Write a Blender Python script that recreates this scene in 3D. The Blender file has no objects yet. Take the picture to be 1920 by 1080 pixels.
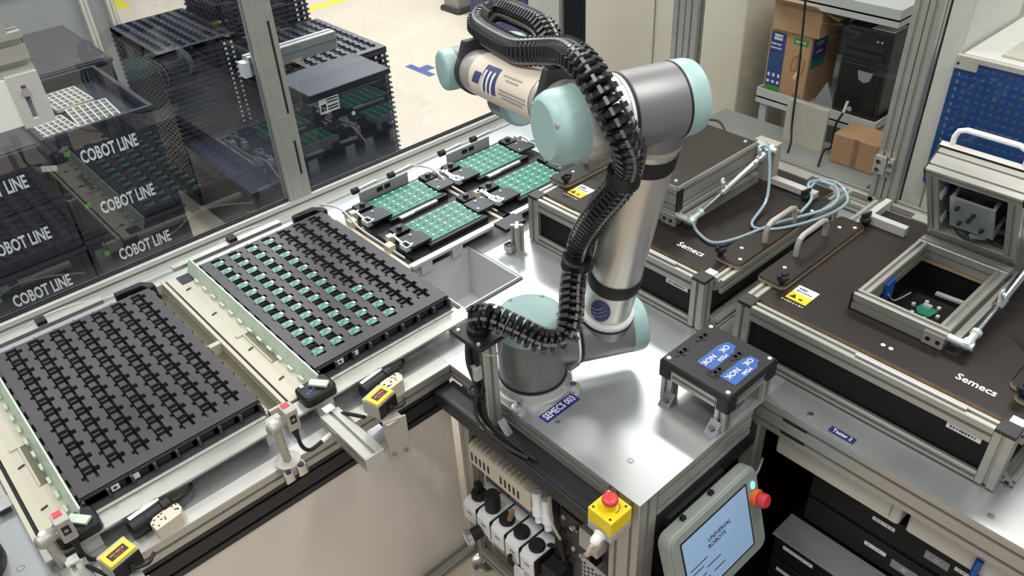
import bpy, bmesh, math, random
from mathutils import Vector, Matrix
random.seed(7)
PI = math.pi
SC = bpy.context.scene
COL = SC.collection
# ---------------------------------------------------------------- camera, world, lights, exposure
cam = bpy.data.objects.new('camera', bpy.data.cameras.new('camera'))
COL.objects.link(cam)
cam.data.sensor_width = 36.0
cam.data.lens = 36.0 * 1542.9 / 1920.0
cam.data.clip_start = 0.02
Rx, Ry, Rz = Vector((0.73791655, -0.67327598, -0.04667571)), Vector((-0.42730389, -0.41255644, -0.80449274)), Vector((0.52238927, 0.61359322, -0.59212567))
mw = Matrix.Identity(4)
for i in range(3):
    mw[i][0], mw[i][1], mw[i][2] = Rx[i], -Ry[i], -Rz[i]
mw.translation = (-0.8854, -0.6751, 1.375)
cam.matrix_world = mw
SC.camera = cam

world = bpy.data.worlds.new('world')
SC.world = world
world.use_nodes = True
bg = world.node_tree.nodes['Background']
bg.inputs['Color'].default_value = (0.80, 0.86, 0.93, 1)
bg.inputs['Strength'].default_value = 0.42

def area(name, loc, sx, sy, power, col=(1, 0.965, 0.90)):
    l = bpy.data.lights.new(name, 'AREA')
    l.shape = 'RECTANGLE'; l.size = sx; l.size_y = sy; l.energy = power; l.color = col
    o = bpy.data.objects.new(name, l); o.location = loc
    COL.objects.link(o)
    return o
for lx, ly, p in ((2.4, 1.75, 30), (1.0, 1.85, 27), (2.5, 3.6, 60), (1.0, 4.2, 56), (-0.6, 3.4, 30), (-0.9, 0.9, 28), (0.5, -0.5, 28), (2.3, -0.2, 28), (3.2, 6.0, 110), (-1.2, -1.2, 16)):
    area('ceiling_strip_light', (lx, ly, 2.35), 0.35, 1.15, p)
SC.view_settings.view_transform = 'Standard'
SC.view_settings.look = 'None'
SC.view_settings.gamma = 1.0
SC.view_settings.use_curve_mapping = False
SC.view_settings.exposure = 0.0

# ---------------------------------------------------------------- materials
def s2l(c):
    return tuple(((x / 255.0) / 12.92 if x <= 10 else ((x / 255.0 + 0.055) / 1.055) ** 2.4) for x in c)
MATS = {}
def mat(name, rgb, rough=0.5, metal=0.0, noise=None, bump=None, stretch=(1, 1, 1), emit=0.0, spec=0.5, coat=0.0):
    m = bpy.data.materials.new(name); m.use_nodes = True
    nt = m.node_tree; p = nt.nodes['Principled BSDF']
    c = (*s2l(rgb), 1)
    p.inputs['Base Color'].default_value = c
    p.inputs['Roughness'].default_value = rough
    p.inputs['Metallic'].default_value = metal
    p.inputs['Specular IOR Level'].default_value = spec
    if coat: p.inputs['Coat Weight'].default_value = coat
    if emit:
        p.inputs['Emission Color'].default_value = c; p.inputs['Emission Strength'].default_value = emit
    if noise or bump:
        tc = nt.nodes.new('ShaderNodeTexCoord'); mp = nt.nodes.new('ShaderNodeMapping')
        mp.inputs['Scale'].default_value = stretch
        nt.links.new(tc.outputs['Object'], mp.inputs['Vector'])
        n = nt.nodes.new('ShaderNodeTexNoise'); n.inputs['Detail'].default_value = 4
        n.inputs['Scale'].default_value = (noise or bump)[0]
        nt.links.new(mp.outputs['Vector'], n.inputs['Vector'])
    if noise:
        r = nt.nodes.new('ShaderNodeValToRGB')
        a = noise[1]
        r.color_ramp.elements[0].position = 0.3; r.color_ramp.elements[1].position = 0.7
        r.color_ramp.elements[0].color = (*[x * (1 - a) for x in c[:3]], 1)
        r.color_ramp.elements[1].color = (*[min(1, x * (1 + a)) for x in c[:3]], 1)
        nt.links.new(n.outputs['Fac'], r.inputs['Fac']); nt.links.new(r.outputs['Color'], p.inputs['Base Color'])
        mr = nt.nodes.new('ShaderNodeMapRange')
        mr.inputs['To Min'].default_value = max(0.02, rough - 0.06); mr.inputs['To Max'].default_value = rough + 0.08
        nt.links.new(n.outputs['Fac'], mr.inputs['Value']); nt.links.new(mr.outputs['Result'], p.inputs['Roughness'])
    if bump:
        b = nt.nodes.new('ShaderNodeBump'); b.inputs['Strength'].default_value = bump[1]; b.inputs['Distance'].default_value = 0.002
        nt.links.new(n.outputs['Fac'], b.inputs['Height']); nt.links.new(b.outputs['Normal'], p.inputs['Normal'])
    MATS[name] = m
    return m
def glass(name, tint, ior=1.5, rough=0.0, extra=0.0):
    m = bpy.data.materials.new(name); m.use_nodes = True
    nt = m.node_tree; nt.nodes.remove(nt.nodes['Principled BSDF'])
    out = nt.nodes['Material Output']
    t = nt.nodes.new('ShaderNodeBsdfTransparent'); t.inputs['Color'].default_value = (*tint, 1)
    g = nt.nodes.new('ShaderNodeBsdfGlossy'); g.inputs['Roughness'].default_value = rough
    f = nt.nodes.new('ShaderNodeFresnel'); f.inputs['IOR'].default_value = ior
    ad = nt.nodes.new('ShaderNodeMath'); ad.inputs[1].default_value = extra; ad.use_clamp = True
    nt.links.new(f.outputs['Fac'], ad.inputs[0])
    ge = nt.nodes.new('ShaderNodeNewGeometry'); fr = nt.nodes.new('ShaderNodeMath'); fr.operation = 'SUBTRACT'; fr.inputs[0].default_value = 1.0
    nt.links.new(ge.outputs['Backfacing'], fr.inputs[1])
    ml = nt.nodes.new('ShaderNodeMath'); ml.operation = 'MULTIPLY'
    nt.links.new(ad.outputs[0], ml.inputs[0]); nt.links.new(fr.outputs[0], ml.inputs[1])
    mx = nt.nodes.new('ShaderNodeMixShader')
    nt.links.new(ml.outputs[0], mx.inputs['Fac']); nt.links.new(t.outputs[0], mx.inputs[1]); nt.links.new(g.outputs[0], mx.inputs[2])
    nt.links.new(mx.outputs[0], out.inputs['Surface'])
    MATS[name] = m
mat('alu', (178, 177, 170), 0.36, 0.55, noise=(6, 0.05), stretch=(1, 1, 6))
mat('alu_light', (202, 202, 198), 0.4, 0.35, noise=(8, 0.04))
mat('plate', (198, 202, 203), 0.32, 0.75, noise=(5, 0.07), stretch=(1, 0.5, 1))
mat('plate_dull', (178, 181, 182), 0.36, 0.75, noise=(5, 0.06))
mat('steel', (205, 205, 205), 0.22, 1.0)
mat('dark_metal', (60, 60, 62), 0.4, 0.5)
mat('black', (22, 22, 24), 0.45, spec=0.4)
mat('black_panel', (15, 14, 14), 0.5, noise=(3, 0.15), spec=0.25)
mat('black_anod', (44, 45, 49), 0.38, 0.4)
mat('rubber', (18, 18, 19), 0.6)
mat('tray', (62, 57, 60), 0.42, noise=(14, 0.12), bump=(120, 0.05))
mat('tray_stack', (50, 52, 62), 0.40, noise=(10, 0.15))
mat('crate', (36, 38, 52), 0.45, noise=(8, 0.12))
mat('crate_rim', (46, 48, 60), 0.4)
mat('white', (238, 238, 236), 0.5)
mat('cream', (200, 198, 190), 0.5, noise=(6, 0.03))
mat('warmgrey', (205, 200, 188), 0.5, noise=(4, 0.03))
mat('pale_green', (192, 207, 188), 0.28, noise=(30, 0.08))
mat('conveyor', (192, 188, 170), 0.45, noise=(10, 0.05))
mat('trough', (104, 100, 82), 0.5, noise=(10, 0.1))
mat('ply', (37, 31, 27), 0.36, noise=(5, 0.10), bump=(150, 0.04), spec=0.35)
mat('ply_edge', (172, 148, 118), 0.55, noise=(40, 0.12))
mat('pcb', (38, 122, 98), 0.35, noise=(90, 0.2))
mat('pcb_pale', (92, 142, 126), 0.38, noise=(90, 0.15))
mat('pcb_dark', (24, 92, 74), 0.4, noise=(60, 0.2))
mat('tin', (226, 236, 232), 0.25, 0.6)
mat('solder', (176, 220, 202), 0.35, 0.3)
mat('rob_grey', (128, 128, 130), 0.42, 0.45)
mat('rob_light', (206, 205, 202), 0.35, 0.5)
mat('rob_tube', (206, 203, 197), 0.34, 0.65, noise=(3, 0.03))
mat('rob_blue', (157, 187, 185), 0.42)
mat('sticker', (222, 208, 190), 0.5)
mat('logo_blue', (60, 62, 116), 0.45)
mat('chain', (30, 30, 31), 0.33, noise=(20, 0.2))
mat('chain_pin', (120, 118, 116), 0.35, 0.2)
mat('yellow', (246, 214, 24), 0.4)
mat('yellow_cam', (238, 205, 60), 0.45)
mat('red', (214, 62, 70), 0.35)
mat('orange', (230, 110, 50), 0.4)
mat('blue_label', (38, 44, 130), 0.45)
mat('blue_bright', (22, 82, 164), 0.4)
mat('navy', (34, 42, 92), 0.45)
mat('green_label', (70, 150, 66), 0.5)
mat('teal_label', (50, 128, 110), 0.5)
mat('box_blue', (52, 72, 134), 0.5)
mat('ink', (28, 28, 34), 0.5)
mat('ink_white', (242, 244, 246), 0.5)
mat('card', (186, 148, 112), 0.75, noise=(10, 0.05))
mat('card_dark', (150, 118, 92), 0.75, noise=(10, 0.06))
mat('skin', (240, 205, 170), 0.6)
mat('perf_blue', (30, 78, 150), 0.4)
mat('panel_gloss', (222, 214, 204), 0.12, noise=(3, 0.03), coat=0.6)
mat('grey_plastic', (178, 178, 174), 0.45)
mat('grey_bin', (196, 197, 198), 0.4)
mat('bin_rim', (70, 72, 74), 0.4)
mat('sensor_grey', (176, 172, 164), 0.4, 0.3)
mat('beige_plastic', (214, 204, 186), 0.5)
mat('tube_blue', (150, 172, 184), 0.25, coat=0.3)
mat('shelf', (200, 203, 204), 0.45)
mat('wall_cream', (222, 217, 202), 0.6, noise=(2, 0.03))
mat('wall_white', (226, 225, 220), 0.55, noise=(2, 0.02))
mat('cab_grey', (150, 152, 150), 0.5, noise=(3, 0.05))
mat('floor_beige', (226, 210, 188), 0.42, noise=(1.6, 0.03))
mat('floor_grey', (176, 170, 162), 0.45, noise=(3, 0.04))
mat('line_yellow', (240, 224, 60), 0.5)
mat('tape_blue', (82, 96, 150), 0.5)
mat('screen', (142, 172, 204), 0.2, emit=0.35)
mat('led', (120, 240, 190), 0.3, emit=1.5)
mat('pend_grey', (150, 158, 152), 0.45)
mat('tower', (38, 40, 50), 0.4)
mat('acrylic_grey', (150, 158, 158), 0.15, 0.1, spec=0.6)
glass('glass_left', (0.87, 0.91, 0.945), 1.5, 0.0, 0.09)
glass('glass_back', (0.92, 0.93, 0.92), 1.45, 0.0, 0.0)
glass('clear', (0.88, 0.92, 0.92), 1.45, 0.05, 0.06)

# ---------------------------------------------------------------- mesh builder
class B:
    def __init__(s, M=None):
        s.bm = bmesh.new(); s.M = M or Matrix.Identity(4); s.mi = 0
    def v(s, p): return s.bm.verts.new(s.M @ Vector(p))
    def f(s, vs):
        try:
            fc = s.bm.faces.new(vs); fc.material_index = s.mi; return fc
        except ValueError: return None
    def box(s, x0, x1, y0, y1, z0, z1, c=0.0):
        if x0 > x1: x0, x1 = x1, x0
        if y0 > y1: y0, y1 = y1, y0
        if z0 > z1: z0, z1 = z1, z0
        if c <= 0:
            vs = [s.v((x, y, z)) for z in (z0, z1) for y in (y0, y1) for x in (x0, x1)]
            for q in ((0, 2, 3, 1), (4, 5, 7, 6), (0, 1, 5, 4), (2, 6, 7, 3), (0, 4, 6, 2), (1, 3, 7, 5)):
                s.f([vs[i] for i in q])
        else:                       # rounded vertical edges + top chamfer
            def ring(z, k):
                a = c
                pts = []
                for cx, cy, st in ((x1 - a, y1 - a, 0), (x0 + a, y1 - a, 1), (x0 + a, y0 + a, 2), (x1 - a, y0 + a, 3)):
                    for i in range(4):
                        t = (st + i / 3.0) * PI / 2
                        pts.append((cx + (a - k) * math.cos(t), cy + (a - k) * math.sin(t), z))
                return [s.v(p) for p in pts]
            h = min(c * 0.35, (z1 - z0) * 0.3)
            rs = [ring(z0, 0), ring(z1 - h, 0), ring(z1, h)]
            n = 16
            for a, b in zip(rs, rs[1:]):
                for i in range(n): s.f([a[i], a[(i + 1) % n], b[(i + 1) % n], b[i]])
            s.f(rs[-1]); s.f(rs[0][::-1])
        return s
    def frame(s, d, up=None):
        d = Vector(d).normalized()
        up = Vector(up) if up is not None else (Vector((0, 0, 1)) if abs(d.z) < 0.95 else Vector((1, 0, 0)))
        u = up.cross(d).normalized(); w = d.cross(u)
        return d, u, w               # d along, u sideways, w 'up'
    def bar(s, p0, p1, w, h, up=None):
        p0, p1 = Vector(p0), Vector(p1)
        d, u, t = s.frame(p1 - p0, up)
        vs = [s.v(p + u * a + t * b) for p in (p0, p1) for a, b in ((-w / 2, -h / 2), (w / 2, -h / 2), (w / 2, h / 2), (-w / 2, h / 2))]
        for q in ((3, 2, 1, 0), (4, 5, 6, 7), (0, 1, 5, 4), (1, 2, 6, 5), (2, 3, 7, 6), (3, 0, 4, 7)): s.f([vs[i] for i in q])
        return s
    def lathe(s, p0, d, prof, n=24, caps=True):
        p0 = Vector(p0); d, u, w = s.frame(d)
        rings = []
        for r, t in prof:
            rings.append([s.v(p0 + d * t + (u * math.cos(a) + w * math.sin(a)) * r) for a in [2 * PI * i / n for i in range(n)]])
        for a, b in zip(rings, rings[1:]):
            for i in range(n): s.f([a[i], a[(i + 1) % n], b[(i + 1) % n], b[i]])
        if caps:
            s.f(rings[0][::-1]); s.f(rings[-1])
        return s
    def cyl(s, p0, p1, r, r2=None, n=16, caps=True):
        p0, p1 = Vector(p0), Vector(p1)
        return s.lathe(p0, p1 - p0, [(r, 0), (r if r2 is None else r2, (p1 - p0).length)], n, caps)
    def prism(s, pts, o, u, v, w):   # polygon (a,b) in plane u,v at o, extruded along vector w
        o, u, v, w = map(Vector, (o, u, v, w))
        a = [s.v(o + u * x + v * y) for x, y in pts]; b = [s.v(o + u * x + v * y + w) for x, y in pts]
        n = len(pts)
        s.f(a[::-1]); s.f(b)
        for i in range(n): s.f([a[i], a[(i + 1) % n], b[(i + 1) % n], b[i]])
        return s
    def tube(s, pts, r, n=8, smooth=0, caps=True):
        P = [Vector(p) for p in pts]
        if smooth: P = spline(P, smooth)
        rings = []; d, u, w = s.frame(P[1] - P[0])
        for i, p in enumerate(P):
            t = (P[min(i + 1, len(P) - 1)] - P[max(i - 1, 0)]).normalized()
            u = (u - t * u.dot(t)).normalized(); w = t.cross(u)
            rings.append([s.v(p + (u * math.cos(a) + w * math.sin(a)) * r) for a in [2 * PI * k / n for k in range(n)]])
        for a, b in zip(rings, rings[1:]):
            for k in range(n): s.f([a[k], a[(k + 1) % n], b[(k + 1) % n], b[k]])
        if caps: s.f(rings[0][::-1]); s.f(rings[-1])
        return s
    def torus(s, c, ax, R, r, n=24, m=8):
        c = Vector(c); d, u, w = s.frame(ax)
        rg = [[s.v(c + (u * math.cos(a) + w * math.sin(a)) * (R + r * math.cos(b)) + d * r * math.sin(b)) for b in [2 * PI * j / m for j in range(m)]] for a in [2 * PI * i / n for i in range(n)]]
        for i in range(n):
            for j in range(m): s.f([rg[i][j], rg[(i + 1) % n][j], rg[(i + 1) % n][(j + 1) % m], rg[i][(j + 1) % m]])
        return s
    def prof(s, p0, p1, w=0.04, h=0.04, nw=1, nh=1, up=None, slot=0.0085, dep=0.007):
        """aluminium T-slot extrusion: section w x h with nw / nh grooves per side"""
        p0, p1 = Vector(p0), Vector(p1); d, u, t = s.frame(p1 - p0, up)
        c = 0.0015
        def side(a, b, n):           # along from a to b, inward normal on the left
            a, b = Vector(a), Vector(b); L = (b - a).length; e = (b - a) / L; m = Vector((-e.y, e.x))
            pts = [a + e * c]
            for i in range(n):
                q = L * (i + 0.5) / n
                pts += [a + e * (q - slot / 2), a + e * (q - slot / 2) + m * dep, a + e * (q + slot / 2) + m * dep, a + e * (q + slot / 2)]
            pts.append(b - e * c)
            return pts
        W, H = w / 2, h / 2
        sec = side((-W, -H), (W, -H), nw) + side((W, -H), (W, H), nh) + side((W, H), (-W, H), nw) + side((-W, H), (-W, -H), nh)
        A = [s.v(p0 + u * q.x + t * q.y) for q in sec]; Bv = [s.v(p1 + u * q.x + t * q.y) for q in sec]
        n = len(sec)
        s.f(A[::-1]); s.f(Bv)
        for i in range(n): s.f([A[i], A[(i + 1) % n], Bv[(i + 1) % n], Bv[i]])
        return s
    def text(s, string, o, u, v, size, align='CENTER', offset=0.0, lift=0.0004, fn=None, sx=1.0):
        cu = bpy.data.curves.new('t', 'FONT'); cu.body = string; cu.size = 1.0; cu.align_x = align; cu.align_y = 'CENTER'
        cu.offset = offset; cu.resolution_u = 2
        ob = bpy.data.objects.new('t', cu); COL.objects.link(ob)
        dg = bpy.context.evaluated_depsgraph_get(); ev = ob.evaluated_get(dg); me = ev.to_mesh()
        o, u, v = Vector(o), Vector(u).normalized(), Vector(v).normalized(); nrm = u.cross(v)
        vs = []
        for q in me.vertices:
            x, y = q.co.x * size * sx, q.co.y * size
            vs.append(s.v(fn(x, y) if fn else o + u * x + v * y + nrm * lift))
        for pl in me.polygons: s.f([vs[i] for i in pl.vertices])
        ev.to_mesh_clear(); bpy.data.objects.remove(ob); bpy.data.curves.remove(cu)
        return s
    def relief(s, xs, ys, H, zb=None):
        """height field of flat cells with upright walls between cells of different height; H(i,j) may return None for a hole"""
        nx, ny = len(xs) - 1, len(ys) - 1
        h = [[H(i, j) for j in range(ny)] for i in range(nx)]
        cache = {}
        def V(x, y, z):
            k = (round(x, 5), round(y, 5), round(z, 5))
            if k not in cache: cache[k] = s.v((x, y, z))
            return cache[k]
        for i in range(nx):
            for j in range(ny):
                z = h[i][j]
                if z is None: continue
                s.f([V(xs[i], ys[j], z), V(xs[i + 1], ys[j], z), V(xs[i + 1], ys[j + 1], z), V(xs[i], ys[j + 1], z)])
                for di, dj, a, b in ((1, 0, (i + 1, j), (i + 1, j + 1)), (0, 1, (i + 1, j + 1), (i, j + 1)), (-1, 0, (i, j + 1), (i, j)), (0, -1, (i, j), (i + 1, j))):
                    ii, jj = i + di, j + dj
                    z2 = h[ii][jj] if 0 <= ii < nx and 0 <= jj < ny else zb
                    if z2 is None: z2 = zb
                    if z2 is not None and z2 < z - 1e-6:
                        s.f([V(xs[a[0]], ys[a[1]], z), V(xs[a[0]], ys[a[1]], z2), V(xs[b[0]], ys[b[1]], z2), V(xs[b[0]], ys[b[1]], z)])
        return s
    def build(s, name, mats, parent=None, smooth=True, bevel=0.0, loc=None, kind=None):
        me = bpy.data.meshes.new(name)
        off = Vector(parent['_w']) if parent is not None else (Vector(loc) if loc is not None else Vector((0, 0, 0)))
        if off.length > 0: bmesh.ops.translate(s.bm, verts=s.bm.verts, vec=-off)
        bmesh.ops.recalc_face_normals(s.bm, faces=s.bm.faces)
        s.bm.to_mesh(me); s.bm.free()
        for m in (mats if isinstance(mats, (list, tuple)) else [mats]): me.materials.append(MATS[m])
        if smooth:
            me.polygons.foreach_set('use_smooth', [True] * len(me.polygons)); me.set_sharp_from_angle(angle=math.radians(32))
        o = bpy.data.objects.new(name, me); COL.objects.link(o)
        o['_w'] = tuple(off)
        if parent is not None: o.parent = parent
        else: o.location = off
        if bevel:
            bv = o.modifiers.new('bevel', 'BEVEL'); bv.width = bevel; bv.segments = 2; bv.limit_method = 'ANGLE'; bv.angle_limit = math.radians(50)
            bv.harden_normals = False
        if kind: o['kind'] = kind
        return o
def build_each(b, name, mats, parent, **kw):
    """every loose piece of the builder becomes a part of its own"""
    seen, out = set(), []
    for v0 in b.bm.verts:
        if v0 in seen: continue
        isl, st = [], [v0]; seen.add(v0)
        while st:
            v = st.pop(); isl.append(v)
            for e in v.link_edges:
                w = e.other_vert(v)
                if w not in seen: seen.add(w); st.append(w)
        c = B(); mp = {v: c.bm.verts.new(v.co) for v in isl}
        for f in {f for v in isl for f in v.link_faces}:
            nf = c.bm.faces.new([mp[v] for v in f.verts]); nf.material_index = f.material_index
        out.append(c.build(name, mats, parent, **kw))
    b.bm.free()
    return out
ORD = ['first', 'second', 'third', 'fourth', 'fifth', 'sixth', 'seventh', 'eighth', 'ninth', 'tenth', 'eleventh', 'twelfth', 'thirteenth', 'fourteenth', 'fifteenth', 'sixteenth', 'seventeenth', 'eighteenth', 'nineteenth', 'twentieth'] + ['twenty-' + q for q in ('first', 'second', 'third', 'fourth', 'fifth', 'sixth', 'seventh', 'eighth', 'ninth')] + ['thirtieth', 'thirty-first', 'thirty-second']
def strokes(b, o, u, v, w, h, n, seed=0, lift=0.0006):
    """a line of print too small to read: short dark marks"""
    rnd = random.Random(seed); o, u, v = Vector(o), Vector(u).normalized(), Vector(v).normalized(); nn = u.cross(v)
    for k in range(n):
        x0 = -w / 2 + w * k / n; x1 = x0 + w / n * rnd.uniform(0.45, 0.85)
        hh = h * rnd.uniform(0.6, 1.0) / 2
        b.f([b.v(o + u * x + v * y + nn * lift) for x, y in ((x0, -hh), (x1, -hh), (x1, hh), (x0, hh))])
    return b
def spline(P, k):
    P = [Vector(p) for p in P]; out = []
    for i in range(len(P) - 1):
        a, b, c, d = P[max(i - 1, 0)], P[i], P[i + 1], P[min(i + 2, len(P) - 1)]
        for j in range(k):
            t = j / k
            out.append(0.5 * ((2 * b) + (c - a) * t + (2 * a - 5 * b + 4 * c - d) * t * t + (3 * b - a - 3 * c + d) * t ** 3))
    out.append(P[-1]); return out
def tag(o, label, cat, group=None):
    o['label'] = label; o['category'] = cat
    if group: o['group'] = group
    return o
def thing(name, label, cat, loc, group=None, kind=None):
    o = bpy.data.objects.new(name, None); COL.objects.link(o); o.location = loc; o['_w'] = tuple(loc); o.empty_display_size = 0.05
    if kind: o['kind'] = kind
    if label: tag(o, label, cat, group)
    return o
def dup(root, delta, label=None, group=None):
    r = root.copy(); COL.objects.link(r); r.location = Vector(root.location) + Vector(delta); r['_w'] = tuple(r.location)
    if label: r['label'] = label
    if group: r['group'] = group
    for ch in list(root.children):
        c = ch.copy(); COL.objects.link(c); c.parent = r; c['_w'] = tuple(r.location)
        for g in list(ch.children):
            d = g.copy(); COL.objects.link(d); d.parent = c; d['_w'] = tuple(r.location)
    return r
def inst(proto, parent, M):          # one more piece sharing a mesh, placed by a matrix given in the parent's space
    o = bpy.data.objects.new(proto.name.split('.')[0], proto.data); COL.objects.link(o); o.parent = parent; o.matrix_local = M
    o['_w'] = tuple(parent['_w']); return o
X, Y, Z = Vector((1, 0, 0)), Vector((0, 1, 0)), Vector((0, 0, 1))
FZ = -0.82
# ---------------------------------------------------------------- floor and room behind the cell
b = B(); b.box(-4, 9, -4, 11, FZ - 0.02, FZ); floor = b.build('floor', 'floor_beige', kind='structure', smooth=False)
b = B(); b.box(2.55, 4.6, 5.82, 5.92, FZ + 0.0005, FZ + 0.0015); b.build('floor_line', 'line_yellow', floor, smooth=False)
b = B(); b.box(1.30, 1.56, 7.25, 7.6, FZ + 0.0005, FZ + 0.0015); b.build('floor_line', 'line_yellow', floor, smooth=False)
b = B(); b.box(2.33, 2.385, 3.86, 4.15, FZ + 0.0005, FZ + 0.0012); b.box(2.385, 2.46, 3.96, 4.05, FZ + 0.0005, FZ + 0.0012)
b.build('tape_mark', 'tape_blue', floor, smooth=False)

# glazed enclosure on the far-left side: rail, post, panes
w1 = thing('window_1', None, None, (0.147, 1.6, 0.0), kind='structure')
b = B(); b.prof((-1.6, 1.60, 0.02), (1.39, 1.60, 0.02), 0.04, 0.04, slot=0.009, dep=0.012); b.build('bottom_rail', 'alu_light', w1)
b = B(); b.box(-1.6, 1.39, 1.545, 1.58, -0.006, 0.006); b.build('ledge_strip', 'alu_light', w1, smooth=False)
b = B(); b.prof((0.147, 1.60, 0.04), (0.147, 1.60, 1.25), 0.08, 0.04, 2, 1, up=Y); b.build('post', 'alu', w1)
for z0, z1 in ((0.041, 0.12), (0.24, 0.33), (0.62, 1.25)):
    b = B(); b.box(0.1625, 0.1715, 1.579, 1.5855, z0, z1); b.build('slot_cover', 'alu', w1, smooth=False)
b = B(); b.box(0.1625, 0.1715, 1.5852, 1.5868, 0.041, 0.62); b.build('slot_shade', 'dark_metal', w1, smooth=False)  # dark strip painted in for the shade down the open groove
b = B(); b.box(0.1225, 0.1315, 1.579, 1.5855, 0.041, 1.25); b.build('slot_cover', 'alu', w1, smooth=False)
for x0, x1 in ((-1.6, 0.105), (0.189, 1.37)):
    b = B(); b.box(x0, x1, 1.598, 1.602, 0.036, 1.25); b.build('glass_pane', 'glass_left', w1, smooth=False)
    b = B()
    b.box(x0, x1, 1.592, 1.597, 0.0402, 0.046); b.box(x0, x1, 1.603, 1.608, 0.0402, 0.046)
    build_each(b, 'gasket', 'rubber', w1, smooth=False)
b = B(); b.prof((1.41, 1.60, 0.0), (1.41, 1.60, 1.25), 0.04, 0.04, up=Y); b.build('corner_post', 'alu', w1)
b = B(); b.box(1.374, 1.3895, 1.475, 1.578, 0.04, 1.25); b.build('dark_post_face', 'black', w1, smooth=False)  # black strip standing in for the dark reflection on the corner post
# stub rail with end cap on the far side of the post
t = thing('support_stub', 'short silver aluminium stub rail sticking out sideways from the window post', 'rail', (0.2, 1.645, 0.46))
b = B(); b.prof((0.10, 1.645, 0.49), (0.402, 1.645, 0.49), 0.04, 0.055, 1, 1); b.build('profile', 'alu', t)
b = B(); b.box(0.402, 0.405, 1.626, 1.664, 0.464, 0.516); b.build('end_cap', 'alu_light', t)
b = B(); b.box(0.078, 0.104, 1.625, 1.660, 0.460, 0.505, 0.004); b.build('bracket', 'white', t)
# upper-left bracket
t = thing('frame_bracket', 'grey aluminium frame bracket with slotted plate hanging at upper left', 'bracket', (-0.5, 1.55, 0.55))
b = B(); b.prof((-0.96, 1.55, 0.725), (-0.472, 1.55, 0.725), 0.04, 0.10, 1, 2, slot=0.015, dep=0.018); b.build('profile', 'alu', t)
b = B()
b.relief([-0.545, -0.520, -0.508, -0.473], [0.552, 0.57, 0.655, 0.68], lambda i, j: None if (i, j) == (1, 1) else 0.012, 0.0)
M = Matrix(((1, 0, 0, 0), (0, 0, -1, 1.53), (0, 1, 0, 0), (0, 0, 0, 1)))
bmesh.ops.transform(b.bm, matrix=M, verts=b.bm.verts); b.build('slotted_plate', 'alu_light', t, smooth=False)
b = B(); b.box(-0.70, -0.545, 1.522, 1.532, 0.560, 0.675); b.build('white_panel', 'wall_white', t, smooth=False)
b = B(); b.cyl((-0.514, 1.52, 0.638), (-0.514, 1.512, 0.638), 0.010); b.cyl((-0.514, 1.512, 0.638), (-0.514, 1.511, 0.638), 0.005, n=6); b.build('screw', 'steel', t)
b = B(); b.prof((-0.53, 1.55, 0.775), (-0.53, 1.55, 1.25), 0.06, 0.04, 1, 1, up=Y); b.build('post', 'alu', t)
b = B(); b.prof((-0.95, 1.55, 0.02), (-0.95, 1.55, 0.80), 0.04, 0.04, 1, 1, up=Y); b.build('post', 'alu', t)

# rear glazed side
w2 = thing('window_2', None, None, (1.41, 0.7, 0.0), kind='structure')
b = B(); b.prof((1.41, -0.9, 0.02), (1.41, 1.58, 0.02), 0.04, 0.04); b.build('bottom_rail', 'alu', w2)
b = B(); b.prof((1.345, -0.9, 0.02), (1.345, 1.56, 0.02), 0.03, 0.03); b.build('inner_rail', 'alu', w2)
for y in (1.043, 0.990): 
    b = B(); b.prof((1.41, y, 0.04), (1.41, y, 1.25), 0.05, 0.04, 1, 1, up=X); b.build('post', 'alu', w2)
for y in (0.249, 0.208):
    b = B(); b.prof((1.41, y, -0.02), (1.41, y, 1.25), 0.038, 0.04, 1, 1, up=X); b.build('post', 'alu', w2)
for y0, y1 in ((1.07, 1.575), (0.27, 0.964), (-0.9, 0.188)):
    b = B(); b.box(1.408, 1.412, y0, y1, 0.036, 1.25); b.build('glass_pane', 'glass_back', w2, smooth=False)
h = B(); h.box(1.374, 1.388, 0.212, 0.268, 0.13, 0.186); h.build('hinge', 'sensor_grey', w2)
b = B(); b.cyl((1.376, 0.229, 0.125), (1.376, 0.229, 0.192), 0.006); b.build('hinge_pin', 'steel', w2)
for y in (0.254, 0.217):
    for z in (0.145, 0.171):
        b = B(); b.cyl((1.374, y, z), (1.369, y, z), 0.007, n=12); b.build('hinge_screw', 'steel', w2)

# cream wall cabinet behind the rear glass
t = thing('wall_cabinet', 'tall plain cream cabinet standing behind the rear glass', 'cabinet', (2.1, 1.3, FZ))
b = B(); b.box(1.90, 2.45, 1.105, 2.35, FZ, 1.5); b.build('body', 'wall_cream', t, smooth=False, bevel=0.006)
for y in (1.55, 2.0):
    b = B(); b.box(1.896, 1.8995, y, y + 0.004, FZ, 1.5); b.build('door_gap', 'cab_grey', t, smooth=False)
# dark cabinets far behind
t = thing('blue_cabinet', 'dark navy blue cabinet on the beige floor far behind the robot', 'cabinet', (3.3, 3.9, FZ))
b = B(); b.box(3.05, 3.75, 3.62, 4.25, FZ, 0.4); b.build('body', 'navy', t, smooth=False, bevel=0.01)
b = B(); b.box(3.043, 3.049, 3.70, 4.18, FZ + 0.08, 0.36); b.build('door', 'navy', t, smooth=False)
b = B(); b.tube([(3.045, 3.76, FZ + 0.28), (3.02, 3.76, FZ + 0.28), (3.02, 3.76, FZ + 0.7), (3.045, 3.76, FZ + 0.7)], 0.008); b.build('handle', 'steel', t)
b = B(); b.box(3.040, 3.0425, 3.95, 4.08, FZ + 0.52, FZ + 0.70); b.build('paper_sheet', 'cab_grey', t, smooth=False)
t = thing('grey_cabinet', 'tall grey shelving cabinet between the navy cabinet and the corner post', 'cabinet', (3.2, 3.2, FZ))
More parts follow.
